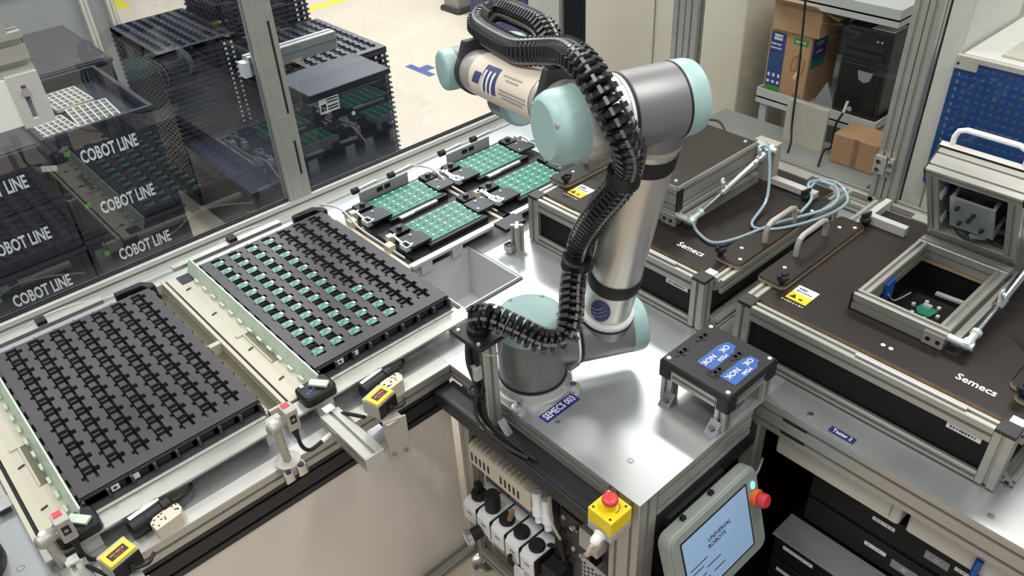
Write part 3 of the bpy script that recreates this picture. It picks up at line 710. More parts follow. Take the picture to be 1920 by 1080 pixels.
# conveyor lanes: one lane left of each tray
def lane(x1, label, full=True):
    """x1 = left edge of the tray the lane serves"""
    t = thing('conveyor_lane', label, 'conveyor', (x1 - 0.06, 1.08, 0.0))
    b = B(); b.box(x1 - 0.085, x1 - 0.022, 0.745, 1.44, 0.040, 0.046); b.build('cover_plate', 'conveyor', t, smooth=False)
    b = B(); b.box(x1 - 0.044, x1 - 0.024, 0.90, 1.05, 0.0461, 0.0475); b.build('slot', 'trough', t, smooth=False)
    b = B(); b.box(x1 - 0.046, x1 - 0.042, 0.90, 1.05, 0.0461, 0.050); b.box(x1 - 0.062, x1 - 0.022, 1.05, 1.062, 0.0461, 0.050); b.build('slot_frame', 'conveyor', t, smooth=False)
    b = B(); b.prism([(0, 0), (0.016, 0.040), (0.020, 0.040), (0.006, 0)], (x1 - 0.024, 0.735, 0.046), X, Z, (0, 0.70, 0)); b.build('guide_strip', 'pale_green', t, smooth=False)
    b = B()
    for k in range(12):
        y = 0.79 + k * 0.052
        b.box(x1 - 0.029, x1 - 0.0225, y - 0.011, y + 0.011, 0.046, 0.056)
    build_each(b, 'strip_clip', 'pale_green', t, smooth=False)
    b = B(); b.box(x1 - 0.092, x1 - 0.087, 0.745, 1.44, 0.02, 0.044); b.build('divider_gap', 'rubber', t, smooth=False)
    b = B(); b.box(x1 - 0.102, x1 - 0.093, 0.745, 1.44, 0.02, 0.052); b.build('side_rail', 'conveyor', t, smooth=False)
    if full:
     b = B(); b.box(x1 - 0.136, x1 - 0.1025, 0.745, 1.44, 0.012, 0.020); b.build('trough', 'trough', t, smooth=False)
    for y0, y1 in ((1.060, 1.075), (1.425, 1.44), (0.745, 0.752)) if full else ():
        b = B(); b.box(x1 - 0.140, x1 - 0.1025, y0, y1, 0.020, 0.050); b.build('cross_piece', 'conveyor', t, smooth=False)
    if full:
     b = B(); b.box(x1 - 0.146, x1 - 0.137, 0.745, 1.44, 0.012, 0.050); b.build('side_rail', 'conveyor', t, smooth=False)
    if full:
     b = B(); b.box(x1 - 0.176, x1 - 0.1465, 0.745, 1.44, 0.030, 0.0405); b.build('belt_plate', 'alu_light', t, smooth=False)
    if full:
     b = B(); b.box(x1 - 0.172, x1 - 0.167, 0.86, 1.06, 0.0406, 0.0425); b.build('belt_slot', 'rubber', t, smooth=False)
    for y in (0.83, 0.985, 1.19, 1.35):
        b = B(); b.bar((x1 - 0.064, y, 0.0475), (x1 - 0.05, y + 0.004, 0.0475), 0.004, 0.003); b.build('pin', 'dark_metal', t, smooth=False)
    # black stop block with screws at the front, guard block at the back
    b = B(); b.box(x1 - 0.068, x1 + 0.017, 0.690, 0.752, 0.047, 0.073, 0.014); o = b.build('stop_block', 'black', t)
    for dx, dy in ((-0.05, 0.048), (-0.006, 0.018), (-0.024, 0.048)):
        b = B(); b.cyl((x1 + dx, 0.692 + dy, 0.073), (x1 + dx, 0.692 + dy, 0.0755), 0.005, n=12); b.build('screw', 'tin', o)
    b = B(); b.bar((x1 - 0.03, 0.735, 0.078), (x1 - 0.002, 0.70, 0.078), 0.02, 0.006); b.build('strip_end', 'pale_green', o, smooth=False)
    for k in range(3):
        b = B(); b.box(x1 - 0.054 + k * 0.009, x1 - 0.047 + k * 0.009, 0.705 + k * 0.004, 0.713 + k * 0.004, 0.073, 0.0737); b.build('blue_mark', 'box_blue', o, smooth=False)
    b = B(); b.box(x1 - 0.1, x1 + 0.43, 0.690, 0.735, 0.040, 0.046); b.build('front_bar', 'alu', t, smooth=False)
    b = B(); b.box(x1 - 0.06, x1 + 0.43, 1.385, 1.43, 0.030, 0.048); b.build('back_bar', 'black_anod', t, smooth=False)
    b = B(); b.prism([(0, 0), (0.075, 0), (0.10, -0.03), (0.10, -0.05), (0.08, -0.05), (0.07, -0.022), (0, -0.018)], (x1 + 0.325, 1.432, 0.048), X, Y, (0, 0, 0.036)); b.build('guard_block', 'black', t, smooth=False, bevel=0.003)
    b = B(); b.bar((x1 - 0.05, 1.47, 0.055), (x1 + 0.30, 1.47, 0.055), 0.022, 0.012); b.build('back_rail', 'alu', t, smooth=False)
    b = B(); b.box(x1 + 0.13, x1 + 0.155, 1.462, 1.49, 0.05, 0.072); b.build('clamp', 'rubber', t, smooth=False)
    b = B(); b.tube([(x1 - 0.06, 1.50, 0.03), (x1 + 0.05, 1.495, 0.034), (x1 + 0.13, 1.49, 0.065), (x1 + 0.22, 1.50, 0.06), (x1 + 0.32, 1.51, 0.03)], 0.0025, 6, 5); b.build('cable', 'alu_light', t)
    for x in (x1 - 0.02, x1 + 0.40):
        b = B(); b.box(x - 0.022, x + 0.022, 0.698, 0.735, 0.0, 0.040); b.build('support_block', 'alu_light', t, smooth=False, bevel=0.001)
        b = B(); b.box(x - 0.022, x + 0.022, 1.39, 1.43, 0.0, 0.030); b.build('support_block', 'alu_light', t, smooth=False)
    b = B(); b.box(x1 + 0.0, x1 + 0.405, 0.74, 0.80, 0.036, 0.0455); b.box(x1 + 0.0, x1 + 0.405, 1.33, 1.384, 0.036, 0.0455); build_each(b, 'tray_rest', 'alu_light', t, smooth=False)
    return t
lane(-0.847, 'pale conveyor lane holding the empty black tray at the left', False)
lane(-0.293, 'pale conveyor lane between the two black trays holding the middle tray')
# slide rod at the far left edge
t = thing('slide_rail', 'short silver slide rail with square end on the deck at the left edge', 'rail', (-0.96, 0.95, 0.0))
b = B(); b.bar((-0.985, 1.36, 0.009), (-0.978, 0.963, 0.009), 0.010, 0.010); b.bar((-0.966, 1.36, 0.009), (-0.959, 0.963, 0.009), 0.010, 0.010); build_each(b, 'rod', 'alu_light', t, smooth=False)
b = B(); b.box(-0.988, -0.950, 0.925, 0.962, 0.0, 0.018, 0.003); b.build('end_block', 'alu_light', t)
b = B(); b.box(-0.981, -0.957, 0.923, 0.925, 0.003, 0.015); b.build('end_cap', 'dark_metal', t, smooth=False)
t = thing('dark_hose_reel', 'round black plastic housing cut by the left edge of the picture', 'housing', (-1.08, 0.82, 0.0))
b = B(); b.lathe((-1.085, 0.825, 0.0), Z, [(0.085, 0), (0.085, 0.05), (0.07, 0.06), (0.03, 0.062)], 32); b.build('housing', 'black', t)
b = B(); b.torus((-1.085, 0.825, 0.061), Z, 0.05, 0.006, 24, 8); b.build('groove_ring', 'dark_metal', t)
# ---------------------------------------------------------------- green board panel fixtures on the plate
def panel_fixture(x0, label):
    x1 = x0 + 0.200
    t = thing('panel_fixture', label, 'fixture', (x0 + 0.1, 1.2, 0.0))
    b = B(); b.box(x0 - 0.075, x1 + 0.075, 1.000, 1.40, 0.036, 0.042); b.build('base_plate', 'black_anod', t, smooth=False)
    b = B(); b.box(x0 - 0.105, x1 + 0.085, 0.982, 1.002, 0.034, 0.044); b.build('front_strip', 'alu_light', t, smooth=False)
    for x in (x0 - 0.055, x0 + 0.06, x1 + 0.02):
        b = B(); b.box(x - 0.02, x + 0.02, 0.984, 1.02, 0.0, 0.034); b.box(x - 0.02, x + 0.02, 1.36, 1.39, 0.0, 0.034); build_each(b, 'support_block', 'alu_light', t, smooth=False)
    b = B(); b.tube([(x0 - 0.01, 1.01, 0.012), (x0 + 0.02, 1.0, 0.02), (x0 + 0.03, 1.03, 0.015)], 0.006, 8, 4); b.build('hose_end', 'rubber', t)
    for k, (y0, y1) in enumerate(((1.228, 1.363), (1.030, 1.165))):
        b = B(); b.box(x0 - 0.012, x1 + 0.012, y0 - 0.012, y1 + 0.010, 0.042, 0.058); b.build('carrier_plate', 'black', t, smooth=False)
        for sx, xa, xb in ((-1, x0 - 0.066, x0 + 0.006), (1, x1 - 0.004, x1 + 0.066)):
            ym = y0 + 0.015 if sx > 0 else y0 + 0.005
            b = B(); b.prism([(xa, ym), (xb, ym), (xb, ym + 0.055), (xb - 0.02, ym + 0.07), (xa, ym + 0.07)], (0, 0, 0.060), X, Y, (0, 0, 0.009)); p = b.build('clamp_plate', 'black_anod', t, smooth=False)
            b = B(); b.cyl(((xa + xb) / 2, ym + 0.055, 0.069), ((xa + xb) / 2, ym + 0.055, 0.0715), 0.0035, n=10); b.cyl((xa + 0.012, ym + 0.014, 0.069), (xa + 0.012, ym + 0.014, 0.0715), 0.0035, n=10); build_each(b, 'screw', 'tin', p)
            b = B(); b.box(xa + 0.012, xb - 0.012, y1 - 0.040, y1 + 0.004, 0.056, 0.068); b.build('cam_block', 'black', t, smooth=False)
            b = B(); b.cyl(((xa + xb) / 2, y1 - 0.018, 0.068), ((xa + xb) / 2, y1 - 0.018, 0.078), 0.009, n=14); b.build('cam_roller', 'dark_metal', t)
            # silver linkage: little open frames beside the clamps
            xc = xa - 0.016 if sx < 0 else xb + 0.004
            b = B()
            for q in ((xc, xc + 0.024, ym + 0.005, ym + 0.009), (xc, xc + 0.024, ym + 0.035, ym + 0.039), (xc, xc + 0.004, ym + 0.009, ym + 0.035), (xc + 0.020, xc + 0.024, ym + 0.009, ym + 0.035)): b.box(*q, 0.056, 0.072)
            b.bar((xc + 0.012, ym + 0.037, 0.066), (xc + 0.014, ym + 0.085, 0.070), 0.006, 0.005); b.bar((xc + 0.006, ym + 0.085, 0.070), (xc + 0.024, ym + 0.092, 0.070), 0.006, 0.006)
            b.build('linkage', 'tin', t, smooth=False)
            b = B(); b.box(xc + 0.002, xc + 0.022, ym + 0.095, ym + 0.115, 0.042, 0.066); b.build('linkage_block', 'beige_plastic', t, smooth=False)
    b = B(); b.bar((x0 + 0.01, 1.199, 0.064), (x1 - 0.045, 1.199, 0.064), 0.010, 0.008); b.bar((x0 + 0.01, 1.194, 0.066), (x0 + 0.06, 1.194, 0.066), 0.012, 0.006); b.build('white_bar', 'tin', t, smooth=False)
    b = B(); b.box(x0 - 0.01, x1 - 0.02, 1.385, 1.391, 0.045, 0.088); b.build('back_plate', 'cab_grey', t, smooth=False)
    for x in (x0 + 0.055, x0 + 0.085):
        b = B(); b.box(x, x + 0.022, 1.3835, 1.385, 0.066, 0.080); b.build('window_cutout', 'rubber', t, smooth=False)
    for x in (x0 + 0.012, x0 + 0.155):
        b = B(); b.cyl((x - 0.022, 1.43, 0.075), (x + 0.0, 1.43, 0.075), 0.011, n=16); b.build('roller', 'rubber', t)
        b = B(); b.bar((x, 1.43, 0.075), (x + 0.075, 1.435, 0.075), 0.008, 0.008); b.build('rod', 'tin', t, smooth=False)
    b = B(); b.tube([(x0 - 0.115, 1.47, 0.06), (x0 - 0.10, 1.36, 0.08), (x0 - 0.105, 1.25, 0.06), (x0 - 0.10, 1.14, 0.052), (x0 - 0.098, 1.03, 0.05)], 0.0035, 6, 6); b.build('air_tube', 'warmgrey', t)
    for y in (1.30, 1.10):
        b = B(); b.box(x0 - 0.112, x0 - 0.088, y - 0.014, y + 0.014, 0.042, 0.066); b.build('tube_clip', 'beige_plastic', t, smooth=False)
    b = B(); b.box(x0 - 0.118, x0 - 0.108, 0.985, 1.36, 0.036, 0.046); b.build('side_strip', 'beige_plastic', t, smooth=False)
    return t
PF1 = panel_fixture(0.264, 'black clamping fixture with silver linkages next to the middle black tray')
PF2 = panel_fixture(0.622, 'black clamping fixture with silver linkages at the far end behind the robot')
tile = None
def board_panel(x0, y0, label):
    global tile
    t = thing('board_panel', label, 'circuit board', (x0, y0, 0.0585), 'green board panels in the clamping fixtures')
    b = B(); b.box(x0, x0 + 0.200, y0, y0 + 0.134, 0.0585, 0.0600); b.build('panel_frame', 'pcb', t, smooth=False)
    for i in range(6):
        for j in range(5):
            M = Matrix.Translation((0.0175 + i * 0.033, 0.0155 + j * 0.0258, 0.0015))
            if tile is None:
                b = B(Matrix.Translation((x0, y0, 0.0585)) )
                b.box(-0.0145, 0.0115, -0.0105, 0.0095, 0.0, 0.0016); b.mi = 1
                b.box(0.004, 0.0115, 0.0015, 0.0085, 0.0016, 0.0034); b.box(-0.0155, -0.0135, -0.0115, 0.0105, 0.0, 0.0008); b.box(-0.0145, 0.0125, -0.0118, -0.0105, 0.0, 0.0008)
                b.mi = 2; b.box(-0.009, -0.002, -0.006, 0.002, 0.0016, 0.0026)
                tile = b.build('board_tile', ['pcb', 'solder', 'pcb_dark'], t, smooth=False); tile.matrix_local = M
            else: inst(tile, t, M)
board_panel(0.264, 1.229, 'panel of small green boards at window side of the fixture nearest the trays')
board_panel(0.264, 1.031, 'panel of small green boards at the robot side of the fixture nearest the trays')
board_panel(0.622, 1.229, 'panel of small green boards at window side of the fixture nearest the robot head')
board_panel(0.622, 1.031, 'panel of small green boards next to the warning sticker corner of the far tester')

# ---------------------------------------------------------------- sensors along the tray table front edge
def post_sensor(x, y, label, flip=1):
    t = thing('post_sensor', label, 'sensor', (x, y, 0.0))
    b = B(); b.lathe((x, y, 0.001), Z, [(0.028, 0), (0.028, 0.010), (0.020, 0.012)], 24); b.build('base_flange', 'sensor_grey', t)
    for dx in (-0.016, 0.016):
        b = B(); b.box(x + dx - 0.012, x + dx + 0.012, y - 0.034, y - 0.012, -0.022, 0.006, 0.004); b.build('base_clamp', 'steel', t)
        b = B(); b.cyl((x + dx, y - 0.030, 0.006), (x + dx, y - 0.030, 0.011), 0.006, n=12); b.build('clamp_screw', 'dark_metal', t)
    b = B(); b.cyl((x, y, 0.01), (x - 0.004, y, 0.118), 0.0095, n=16); b.build('post', 'sensor_grey', t)
    b = B(); b.lathe((x - 0.022, y - 0.004, 0.118), (1, 0.25, 0), [(0.010, 0), (0.014, 0.004), (0.014, 0.03), (0.010, 0.04)], 18); b.box(x - 0.02, x + 0.028, y - 0.008, y + 0.014, 0.112, 0.124, 0.004); b.build('swivel', 'sensor_grey', t)
    b = B(); b.cyl((x - 0.006, y + 0.004, 0.124), (x - 0.006, y + 0.004, 0.132), 0.007, n=12); b.build('swivel_screw', 'tin', t)
    hx = x + 0.030
    b = B(); b.box(hx - 0.013, hx + 0.015, y - 0.018, y + 0.016, 0.098, 0.152, 0.004); h = b.build('head', 'sensor_grey', t)
    b = B(); b.box(hx - 0.008, hx + 0.008, y + 0.0, y + 0.015, 0.152, 0.1535); b.build('red_mark', 'red', h, smooth=False)
    b = B(); b.prism([(-0.007, -0.011), (0.007, -0.011), (0.007, 0.011), (-0.007, 0.011)], (hx + 0.001, y - 0.0182, 0.128), X, Z, (0, -0.0008, 0)); b.build('lens', 'rubber', h, smooth=False)
    b = B(); b.box(hx - 0.003, hx + 0.004, y - 0.0196, y - 0.019, 0.124, 0.131); b.build('lens_centre', 'cab_grey', h, smooth=False)
    b = B(); b.lathe((hx + 0.002, y - 0.002, 0.098), (0.05, -0.1, -1), [(0.008, 0), (0.008, 0.02), (0.006, 0.022), (0.006, 0.032)], 14); b.build('plug', 'rubber', t)
    b = B(); b.tube([(hx + 0.004, y - 0.006, 0.066), (hx + 0.006, y - 0.010, 0.035), (hx + 0.020, y - 0.012, 0.014), (hx + 0.05, y - 0.006, 0.010), (hx + 0.07, y - 0.002, 0.012)], 0.0045, 8, 6); b.build('cable', 'rubber', t)
    b = B(); b.cyl((hx + 0.055, y - 0.005, 0.010), (hx + 0.082, y - 0.001, 0.012), 0.0058, n=10); b.build('cable_tag', 'white', t)
post_sensor(-0.462, 0.622, 'small grey sensor head on a round post between the two black trays')
post_sensor(-0.921, 0.672, 'small grey sensor head on a round post at the lower left corner')
def cam_sensor(x, label, prof_len):
    y = 0.57
    t = thing('camera_sensor', label, 'camera', (x, y, 0.0))
    b = B(); b.prof((x - 0.075, 0.655, 0.022), (x - 0.075, 0.655 - prof_len, 0.022), 0.05, 0.04, 1, 1); b.build('arm_profile', 'alu', t)
    b = B(); b.box(x - 0.099, x - 0.051, 0.655 - prof_len - 0.003, 0.655 - prof_len, 0.003, 0.041); b.build('end_cap', 'alu_light', t, smooth=False)
    yb = 0.655 - prof_len + 0.06
    b = B(); b.box(x - 0.0495, x - 0.012, yb - 0.043, yb + 0.012, 0.008, 0.036); b.build('clamp', 'steel', t, smooth=False)
    # upright bracket plate
    b = B(); b.prism([(-0.024, -0.03), (0.024, -0.03), (0.026, 0.085), (-0.026, 0.085)], (x - 0.004, yb - 0.044, 0.002), Vector((1, -0.25, 0)), Z, (0, -0.005, 0)); b.build('bracket_plate', 'sensor_grey', t, smooth=False, bevel=0.001)
    b = B(); b.box(x - 0.026, x + 0.016, yb - 0.052, yb + 0.012, 0.0790, 0.0838); b.build('bracket_fold', 'sensor_grey', t, smooth=False)
    for dx in (-0.014, 0.012):
        b = B(); b.cyl((x - 0.004 + dx, yb - 0.048 - dx * 0.25, -0.014), (x - 0.004 + dx, yb - 0.054 - dx * 0.25, -0.014), 0.0055, n=12); b.build('bracket_screw', 'steel', t)
    M = Matrix.Translation((x - 0.003, yb + 0.000, 0.112)) @ Matrix.Rotation(math.radians(14), 4, 'Z') @ Matrix.Scale(0.88, 4)
    b = B(M); b.box(-0.033, 0.033, -0.022, 0.034, -0.032, 0.012, 0.004); b.build('housing', 'sensor_grey', t)
    b = B(M); b.box(-0.031, 0.031, -0.020, 0.024, 0.0122, 0.0175, 0.004); ye = b.build('yellow_cover', 'yellow_cam', t)
    b = B(M); b.box(-0.020, 0.020, -0.010, 0.012, 0.0176, 0.0182); b.build('label_plate', 'ink', ye, smooth=False)
    b = B(M); strokes(b, (0, 0.003, 0.0180), X, Y, 0.032, 0.008, 7, 9); strokes(b, (0, -0.006, 0.0180), X, Y, 0.020, 0.003, 4, 8); b.build('lettering', 'orange', ye, smooth=False)
    b = B(M); b.box(-0.031, 0.031, -0.0255, -0.0222, -0.030, 0.010); f = b.build('black_front', 'rubber', t, smooth=False)
    b = B(M); b.cyl((0.004, -0.0255, -0.016), (0.004, -0.034, -0.016), 0.008, n=14); b.build('connector', 'dark_metal', f)
    b = B(M); b.tube([(0.004, -0.034, -0.016), (0.03, -0.045, -0.02), (0.052, -0.03, -0.022)], 0.004, 8, 6); b.build('cable', 'rubber', t)
    b = B(); b.tube([(x - 0.035, yb + 0.03, 0.06), (x - 0.055, 0.63, 0.04), (x - 0.065, 0.66, 0.012), (x - 0.06, 0.70, 0.008)], 0.0045, 8, 6); b.build('cable', 'rubber', t)
    b = B(); b.box(x - 0.085, x - 0.060, 0.652, 0.672, 0.042, 0.047); b.build('cable_tag', 'white', t, smooth=False)
    return t
cam_sensor(-0.252, 'yellow and black camera sensor on a grey bracket below the middle tray', 0.18)
cam_sensor(-0.835, 'yellow and black camera sensor on a grey bracket at the lower left', 0.18)
def gear_motor(x, y, label):
    y -= 0.032
    t = thing('valve_unit', label, 'valve', (x, y, 0.0))
    R = Matrix.Translation((x, y, 0.0)) @ Matrix.Rotation(math.radians(8), 4, 'Z')
    b = B(R); b.lathe((-0.05, 0.012, 0.028), X, [(0.014, 0), (0.019, 0.004), (0.019, 0.034), (0.0165, 0.036), (0.0165, 0.070), (0.019, 0.072), (0.019, 0.090), (0.013, 0.094)], 20); b.build('body', 'black', t)
    b = B(R); b.box(-0.04, 0.026, 0.020, 0.030, 0.040, 0.046); b.build('silver_strip', 'tin', t, smooth=False)
    b = B(R); b.box(-0.042, 0.03, 0.004, 0.02, 0.0, 0.012); b.build('foot', 'dark_metal', t, smooth=False)
    b = B(R)
    b.prism([(-0.025, -0.026), (0.030, -0.026), (0.040, -0.012), (0.040, 0.004), (0.028, 0.010), (-0.012, 0.010), (-0.025, 0.0)], (0.008, -0.012, 0.0), X, Y, (0, 0, 0.036)); g = b.build('gear_block', 'beige_plastic', t, smooth=False, bevel=0.001)
    b = B(R)
    random.seed(int(abs(x) * 100))
    for k in range(14):
        gx, gy = random.uniform(-0.014, 0.044), random.uniform(-0.034, -0.006)
        b.box(gx - 0.002, gx + 0.002, gy - 0.0015, gy + 0.0015, 0.036, 0.0366)
    o = b.build('pin_holes', 'ink', g, smooth=False); o['kind'] = 'stuff'
    b = B(R); b.cyl((0.044, 0.012, 0.026), (0.062, 0.012, 0.024), 0.008, n=12); b.build('connector', 'rubber', t)
    b = B(R); b.tube([(0.062, 0.012, 0.024), (0.085, 0.014, 0.022), (0.098, 0.026, 0.02), (0.104, 0.05, 0.012)], 0.004, 8, 6); b.build('cable', 'rubber', t)
    b = B(R); b.bar((0.100, 0.032, 0.021), (0.106, 0.052, 0.016), 0.007, 0.007); b.build('cable_tag', 'white', t, smooth=False)
    return t
gear_motor(-0.180, 0.692, 'black cylindrical valve with perforated beige block before the middle tray')
gear_motor(-0.745, 0.692, 'black cylindrical valve with perforated beige block before the empty left tray')

# ---------------------------------------------------------------- stacked trays and crates behind the glass
stack_proto = None
def stack(x, y, ztop, n, label, group, pitch=0.0262, relief_top=True):
    global stack_proto
    for k in range(n):
        z = ztop - k * pitch
        lab = 'black tray, %s from the top of %s' % (ORD[k], label[1])
        if k == 0 and relief_top:
            t = thing('stacked_tray', label[0], 'tray', (x, y, z - 0.026))
            tray_plate_bm(B(), x, y, z).build('pocket_plate', 'tray_stack', t, smooth=False)
            b = B()
            hx, hy = TW / 2, TD / 2
            for q in ((x - hx, x + hx, y - hy, y - hy + 0.006), (x - hx, x + hx, y + hy - 0.006, y + hy), (x - hx, x - hx + 0.006, y - hy + 0.006, y + hy - 0.006), (x + hx - 0.006, x + hx, y - hy + 0.006, y + hy - 0.006)):
                b.box(*q, z - 0.026, z - 0.0005)
            b.build('skirt', 'tray_stack', t, smooth=False)
            continue
        if stack_proto is None:
            b = B(); hx, hy = TW / 2, TD / 2
            b.box(-hx + 0.010, hx - 0.010, -hy + 0.012, hy - 0.012, 0.008, 0.0255); b.box(-hx - 0.004, hx + 0.004, -hy - 0.006, hy + 0.006, 0.0, 0.008)
            for s_ in (-1, 1):
                for i in range(14):
                    yy = -hy + 0.03 + i * (TD - 0.06) / 13
                    b.box(s_ * (hx - 0.010), s_ * (hx + 0.006), yy - 0.009, yy + 0.009, 0.010, 0.024)
                for i in range(10):
                    xx = -hx + 0.025 + i * (TW - 0.05) / 9
                    b.box(xx - 0.010, xx + 0.010, s_ * (hy - 0.012), s_ * (hy - 0.002), 0.009, 0.0165)
            b.bm.verts.ensure_lookup_table()
            o = b.build('stacked_tray', 'tray_stack', smooth=False)
            b = B(); 
            for xx in (0.135, 0.172): b.box(xx - 0.006, xx + 0.006, -hy - 0.0052, -hy - 0.0042, 0.011, 0.022)
            c = b.build('white_label', 'white', o, smooth=False); stack_proto = o
            o.location = (x, y, z - 0.0262); o['_w'] = tuple(o.location)
            tag(o, lab, 'tray', group)
        else:
            d = dup(stack_proto, Vector((x, y, z - 0.0262)) - Vector(stack_proto.location), lab, group)
stack(0.605, 3.675, 0.012, 30, ('top tray of the black tray stack nearest the crates, pockets showing', 'the tray stack nearest the crates'), 'trays in the stack nearest the crates')
stack(1.005, 2.915, 0.012, 30, ('top tray of the black tray stack right of the window post, pockets showing', 'the tray stack right of the window post'), 'trays in the stack right of the window post')
stack(1.02, 3.64, 0.40, 16, ('', 'the tall rear stack behind the window post'), 'trays in the tall rear stack', relief_top=False)
t = thing('lower_crate', 'black rough-sided crate carrying the tall rear tray stack', 'crate', (1.02, 3.64, FZ))
b = B(); b.box(0.80, 1.24, 3.33, 3.95, FZ, -0.022); b.build('body', 'crate', t, smooth=False, bevel=0.01)
b = B()
random.seed(3)
for k in range(60):
    xx, zz = random.uniform(0.83, 1.22), random.uniform(-0.25, -0.04)
    b.box(xx - 0.012, xx + 0.008, 3.322, 3.33, zz - 0.012, zz + 0.01)
o = b.build('side_knobs', 'tray_stack', t, smooth=False); o['kind'] = 'stuff'
for x, y in ((0.605, 3.675), (1.005, 2.915)):
    b = B(); b.box(x - 0.22, x + 0.22, y - 0.32, y + 0.32, FZ, FZ + 0.045, 0.02); tag(b.build('floor_dolly', 'dark_metal', loc=(x, y, FZ)), 'dark floor dolly under the tray stack ' + ('nearest the crates' if x < 0.8 else 'right of the window post'), 'dolly')
for k, (q, lab) in enumerate((((0.392, 0.792, 2.62, 3.33, -0.45), 'low black bin on the floor in front of the tray stack nearest the crates'), ((0.42, 1.25, 1.74, 2.24, -0.40), 'low black box added to darken the floor behind the glass left of the window post'))):  # second box is added to darken the floor behind the glass
    t = thing('low_dark_box', lab, 'bin', (q[0], q[2], FZ))
    b = B(); b.box(q[0], q[1], q[2], q[3], FZ, q[4] - 0.02); b.build('body', 'crate', t, smooth=False, bevel=0.008)
    b = B(); b.box(q[0] - 0.008, q[1] + 0.008, q[2] - 0.008, q[3] + 0.008, q[4] - 0.0198, q[4]); b.build('lid', 'crate_rim', t, smooth=False, bevel=0.004)
# crates with the line name
def crate(cx, y0, ztop, label, text=True, green=True, closed=False, w=0.408, d=0.62, h=0.218, solid=True):
    t = thing('storage_crate', label, 'crate', (cx, y0 + d / 2, ztop - h))
    x0, x1, y1, zb = cx - w / 2, cx + w / 2, y0 + d, ztop - h
    b = B(); th = 0.008
    if closed: b.box(x0, x1, y0, y1, zb, ztop - 0.012)
    else:
        for q in ((x0, x1, y0, y0 + th), (x0, x1, y1 - th, y1), (x0, x0 + th, y0 + th, y1 - th), (x1 - th, x1, y0 + th, y1 - th)): b.box(*q, zb, ztop - 0.006)
        b.box(x0 + th, x1 - th, y0 + th, y1 - th, zb, zb + 0.006 if not solid else zb + 0.02)
    b.build('body', 'crate', t, smooth=False)
    b = B()
    for q in ((x0 - 0.006, x1 + 0.006, y0 - 0.008, y0 + 0.010), (x0 - 0.006, x1 + 0.006, y1 - 0.010, y1 + 0.008), (x0 - 0.006, x0 + 0.010, y0 + 0.010, y1 - 0.010), (x1 - 0.010, x1 + 0.006, y0 + 0.010, y1 - 0.010)): b.box(*q, ztop - 0.016, ztop)
    b.build('rim', 'crate_rim', t, smooth=False)
    b = B()
    for xx in (x0 + 0.02, x0 + 0.09, x1 - 0.09, x1 - 0.02): b.box(xx - 0.004, xx + 0.004, y0 - 0.006, y0, zb + 0.015, ztop - 0.02)
    for yy in (y0 + 0.03, y0 + 0.17, y0 + 0.31, y0 + 0.45, y0 + 0.59): b.box(x1, x1 + 0.005, yy - 0.005, yy + 0.005, zb + 0.015, ztop - 0.02)
    build_each(b, 'rib', 'crate', t, smooth=False)
    if closed:
        b = B(); b.box(x0 + 0.012, x1 - 0.012, y0 + 0.012, y1 - 0.012, ztop - 0.012, ztop + 0.004); b.build('lid', 'tray', t, smooth=False)
    if text:
        b = B(); b.text('COBOT LINE', (cx + 0.003, y0 - 0.0066, ztop - 0.113), X, Z, 0.072, offset=0.028, sx=0.52); b.build('lettering', 'ink_white', t, smooth=False)
    if green:
        b = B(); b.box(x0 + 0.048, x0 + 0.068, y0 - 0.007, y0 - 0.0062, ztop - 0.090, ztop - 0.070); b.build('green_dot', 'green_label', t, smooth=False)
    return t
order = ['topmost', 'second', 'third', 'lowest']
for k in range(4):
    crate(-0.148, 2.54, 0.115 - k * 0.222, ('open black crate with white lettering, topmost of the right crate pile, grids inside', 'black crate with white lettering, second from top in the right crate pile', 'black crate with white lettering, third from top in the right crate pile', 'black crate at the bottom of the right crate pile')[k], closed=k > 0)
    crate(-0.566, 2.54, 0.100 - k * 0.222, ('lidded black crate with white lettering, topmost of the left crate pile', 'black crate with white lettering, second from top in the left crate pile', 'black crate with white lettering, third from top in the left crate pile', 'black crate at the bottom of the left crate pile')[k], closed=True, green=k > 0)
t = thing('cable_clip', 'small dark clip with silver tip hooked on the edge between the two crate piles', 'clip', (-0.365, 2.52, 0.0))
b = B(); b.box(-0.385, -0.345, 2.50, 2.53, -0.03, 0.02, 0.006); b.build('body', 'black', t)
b = B(); b.bar((-0.40, 2.50, 0.026), (-0.35, 2.50, 0.012), 0.012, 0.018); b.build('tip', 'tin', t, smooth=False)
def grid_tray(x0, y0, w, d, z, rot, label):
    M = Matrix.Translation((x0, y0, z)) @ Matrix.Rotation(math.radians(rot), 4, 'Z')
    t = thing('grid_tray', label, 'tray', (x0, y0, z), 'white grids in the open crate')
    b = B(M); nx, ny = 6, 5
    for i in range(nx + 1): b.box(w * i / nx - 0.003, w * i / nx + 0.003, 0, d, 0, 0.014)
    for j in range(ny + 1): b.box(0, w, d * j / ny - 0.003, d * j / ny + 0.003, 0, 0.0135)
    b.build('grid', 'cream', t, smooth=False)
    b = B(M); b.box(0, w, 0, d, -0.005, 0.0); b.build('backing', 'black', t, smooth=False)
b = B(); b.box(-0.338, 0.042, 2.553, 3.147, -0.08, 0.062); tag(b.build('packing_block', 'crate', loc=(-0.148, 2.85, -0.08), smooth=False), 'dark filling block inside the open topmost crate below the white grids', 'block')
grid_tray(-0.205, 2.86, 0.145, 0.20, 0.072, 3, 'white grid tray lying farthest back in the open crate')
grid_tray(-0.195, 2.63, 0.155, 0.21, 0.072, -4, 'white grid tray lying at the middle right of the open crate')
grid_tray(-0.335, 2.60, 0.135, 0.19, 0.072, 4, 'white grid tray lying at the front left of the open crate')
